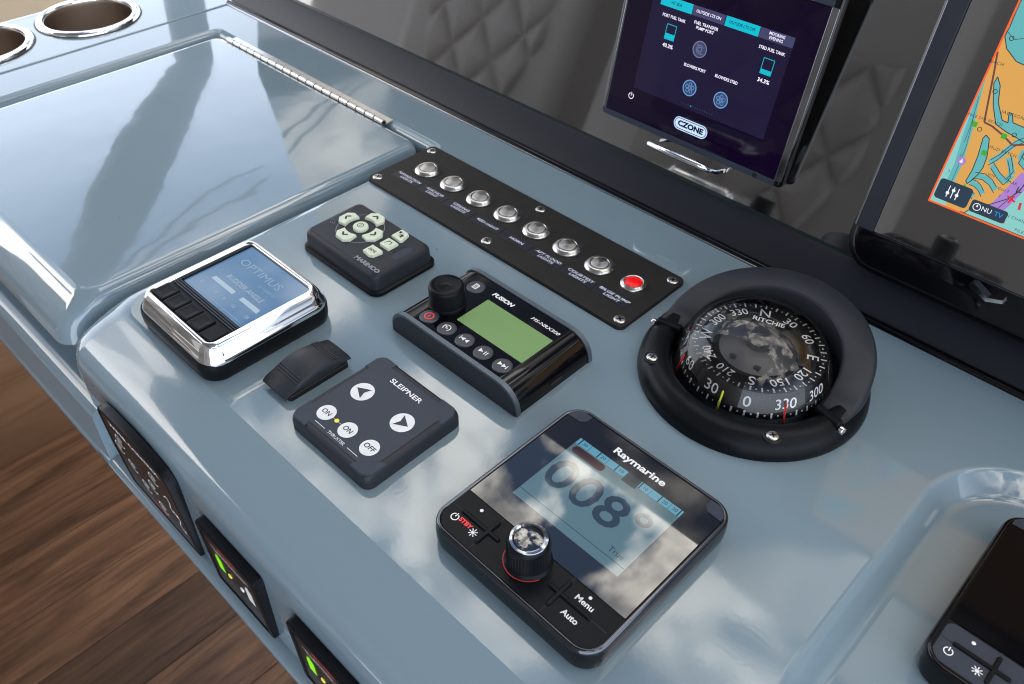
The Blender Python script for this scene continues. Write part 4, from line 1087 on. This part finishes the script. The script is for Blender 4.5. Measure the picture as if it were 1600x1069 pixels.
# ------------------------------------------------------------------ cabin floor and cabinet beyond the console
fl_ = thing('cabin_floor', kind='structure')
box('subfloor', -1250, 700, -1500, 500, -930, -908.5, 'rubber', fl_, 1)
PWD = 116.5
pm = None
for k in range(16):
    x0 = -1184 + (k - .06) * PWD
    if pm is None:
        o = box('plank', 0, PWD - 1.6, -1480, 480, -908, -900, 'floor', fl_, .8, loc=(x0, 0, 0)); pm = o
    else:
        o = pm.copy(); COL.objects.link(o); o.location = Vector((x0, 0, 0)) * S
cab = thing('side_cabinet', kind='structure')
box('cabinet_panel', -1210, -1187, -900, 700, -900, -420, 'cabinet', cab, 2)
box('upper_panel', -1212, -1190, -900, 700, -418, -60, 'tan', cab, 2)
cf = thing('console_base', kind='structure')
box('base_panel', -400, 700, -100, -80, -899.5, -112, 'black', cf, 2)

# ------------------------------------------------------------------ helm seats (seen reflected in the smoked panel)


def seat(x, y, label, group):
    t = thing('helm_seat', label, 'seat', (x, y, -900), group=group)
    body('backrest', 560, 780, 90, [(0, -70), (0, 40), (8, 62), (26, 76), (50, 80)], 'seat', t, 0, 0, 8, 50, (0, 0, 1060), (rad(96), 0, pi))
    n = 90
    vv, ff = [], []
    for j in range(n + 1):
        for i in range(n + 1):
            u, q = i / n * 2 - 1, j / n * 2 - 1
            X, Z = u * (205 - 70 * max(0, -q)), q * 195
            a, b = (X + .8 * Z) / 68, (X - .8 * Z) / 68
            h = 26 * min(abs(sin(a * pi / 2)), abs(sin(b * pi / 2))) ** .4 - 12
            e = min(1, (1 - abs(u)) * 10, (1 - abs(q)) * 10)
            vv.append((X, Z, 84 + h * e - 16 * (1 - e)))
    for j in range(n):
        for i in range(n):
            p = j * (n + 1) + i
            ff.append((p, p + 1, p + n + 2, p + n + 1))
    mesh('quilted_panel', vv, ff, 'seat', t, 60, (0, 0, 1060), (rad(96), 0, pi))
    body('cushion', 540, 460, 70, [(10, 630), (0, 645), (0, 700), (12, 728), (50, 740)], 'seat', t, 0, 260, 8, 50)
    lathe('pedestal', [(180, 0), (180, 12), (60, 30), (55, 640)], 'chrome_dark', t, 32, cy=240)
    return t


seat(-475, -900, 'dark grey helm seat with a diamond quilted backrest facing the console', None)
seat(-1250, -900, 'dark grey quilted helm seat nearest the wooden cabinet', None)

# ------------------------------------------------------------------ hardtop and side frame overhead (seen only as reflections)
rf = thing('hardtop', kind='structure')
body('roof_lining', 2800, 1650, 260, [(0, 0), (0, 60)], 'roof', rf, -500, -890, 10, 40, (0, 0, 1350), bot=True)
ab = thing('sky_blocker', kind='structure')  # unseen wall added to keep bright sky out of the smoked panel's reflections
box('blocker_panel', -3000, 600, -1760, -1700, -900, 1345, 'seat', ab, 4)
sf = thing('side_frame', kind='structure')
R_ = [(330, 60), (314, 252), (261, 314), (204, 389), (109, 488), (-5, 560), (-140, 660), (-300, 800), (-500, 1345)]
L_ = [(270, 60), (259, 234), (177, 284), (102, 347), (41, 416), (-10, 488), (-170, 600), (-360, 740), (-600, 1345)]
v, f, fl = loft([[(x, y, z) for (y, z) in R_ + L_[::-1]] for x in (-1110, -1090)], True, True)
mesh('frame_panel', v, f, 'frame', sf, 30)

for k, q in enumerate(([(370, 470), (256, 478), (39, 545), (-40, 600)], [(370, 505), (212, 522), (40, 562), (-40, 606)])):
    lp_ = []
    for (y, z) in q:
        lp_.append([(-1100 + 3.5 * cos(a), y, z + 3.5 * sin(a)) for a in [2 * pi * j / 8 for j in range(8)]])
    v, f, fl = loft(lp_, True, True)
    mesh('stay_wire', v, f, 'frame', sf, 60)
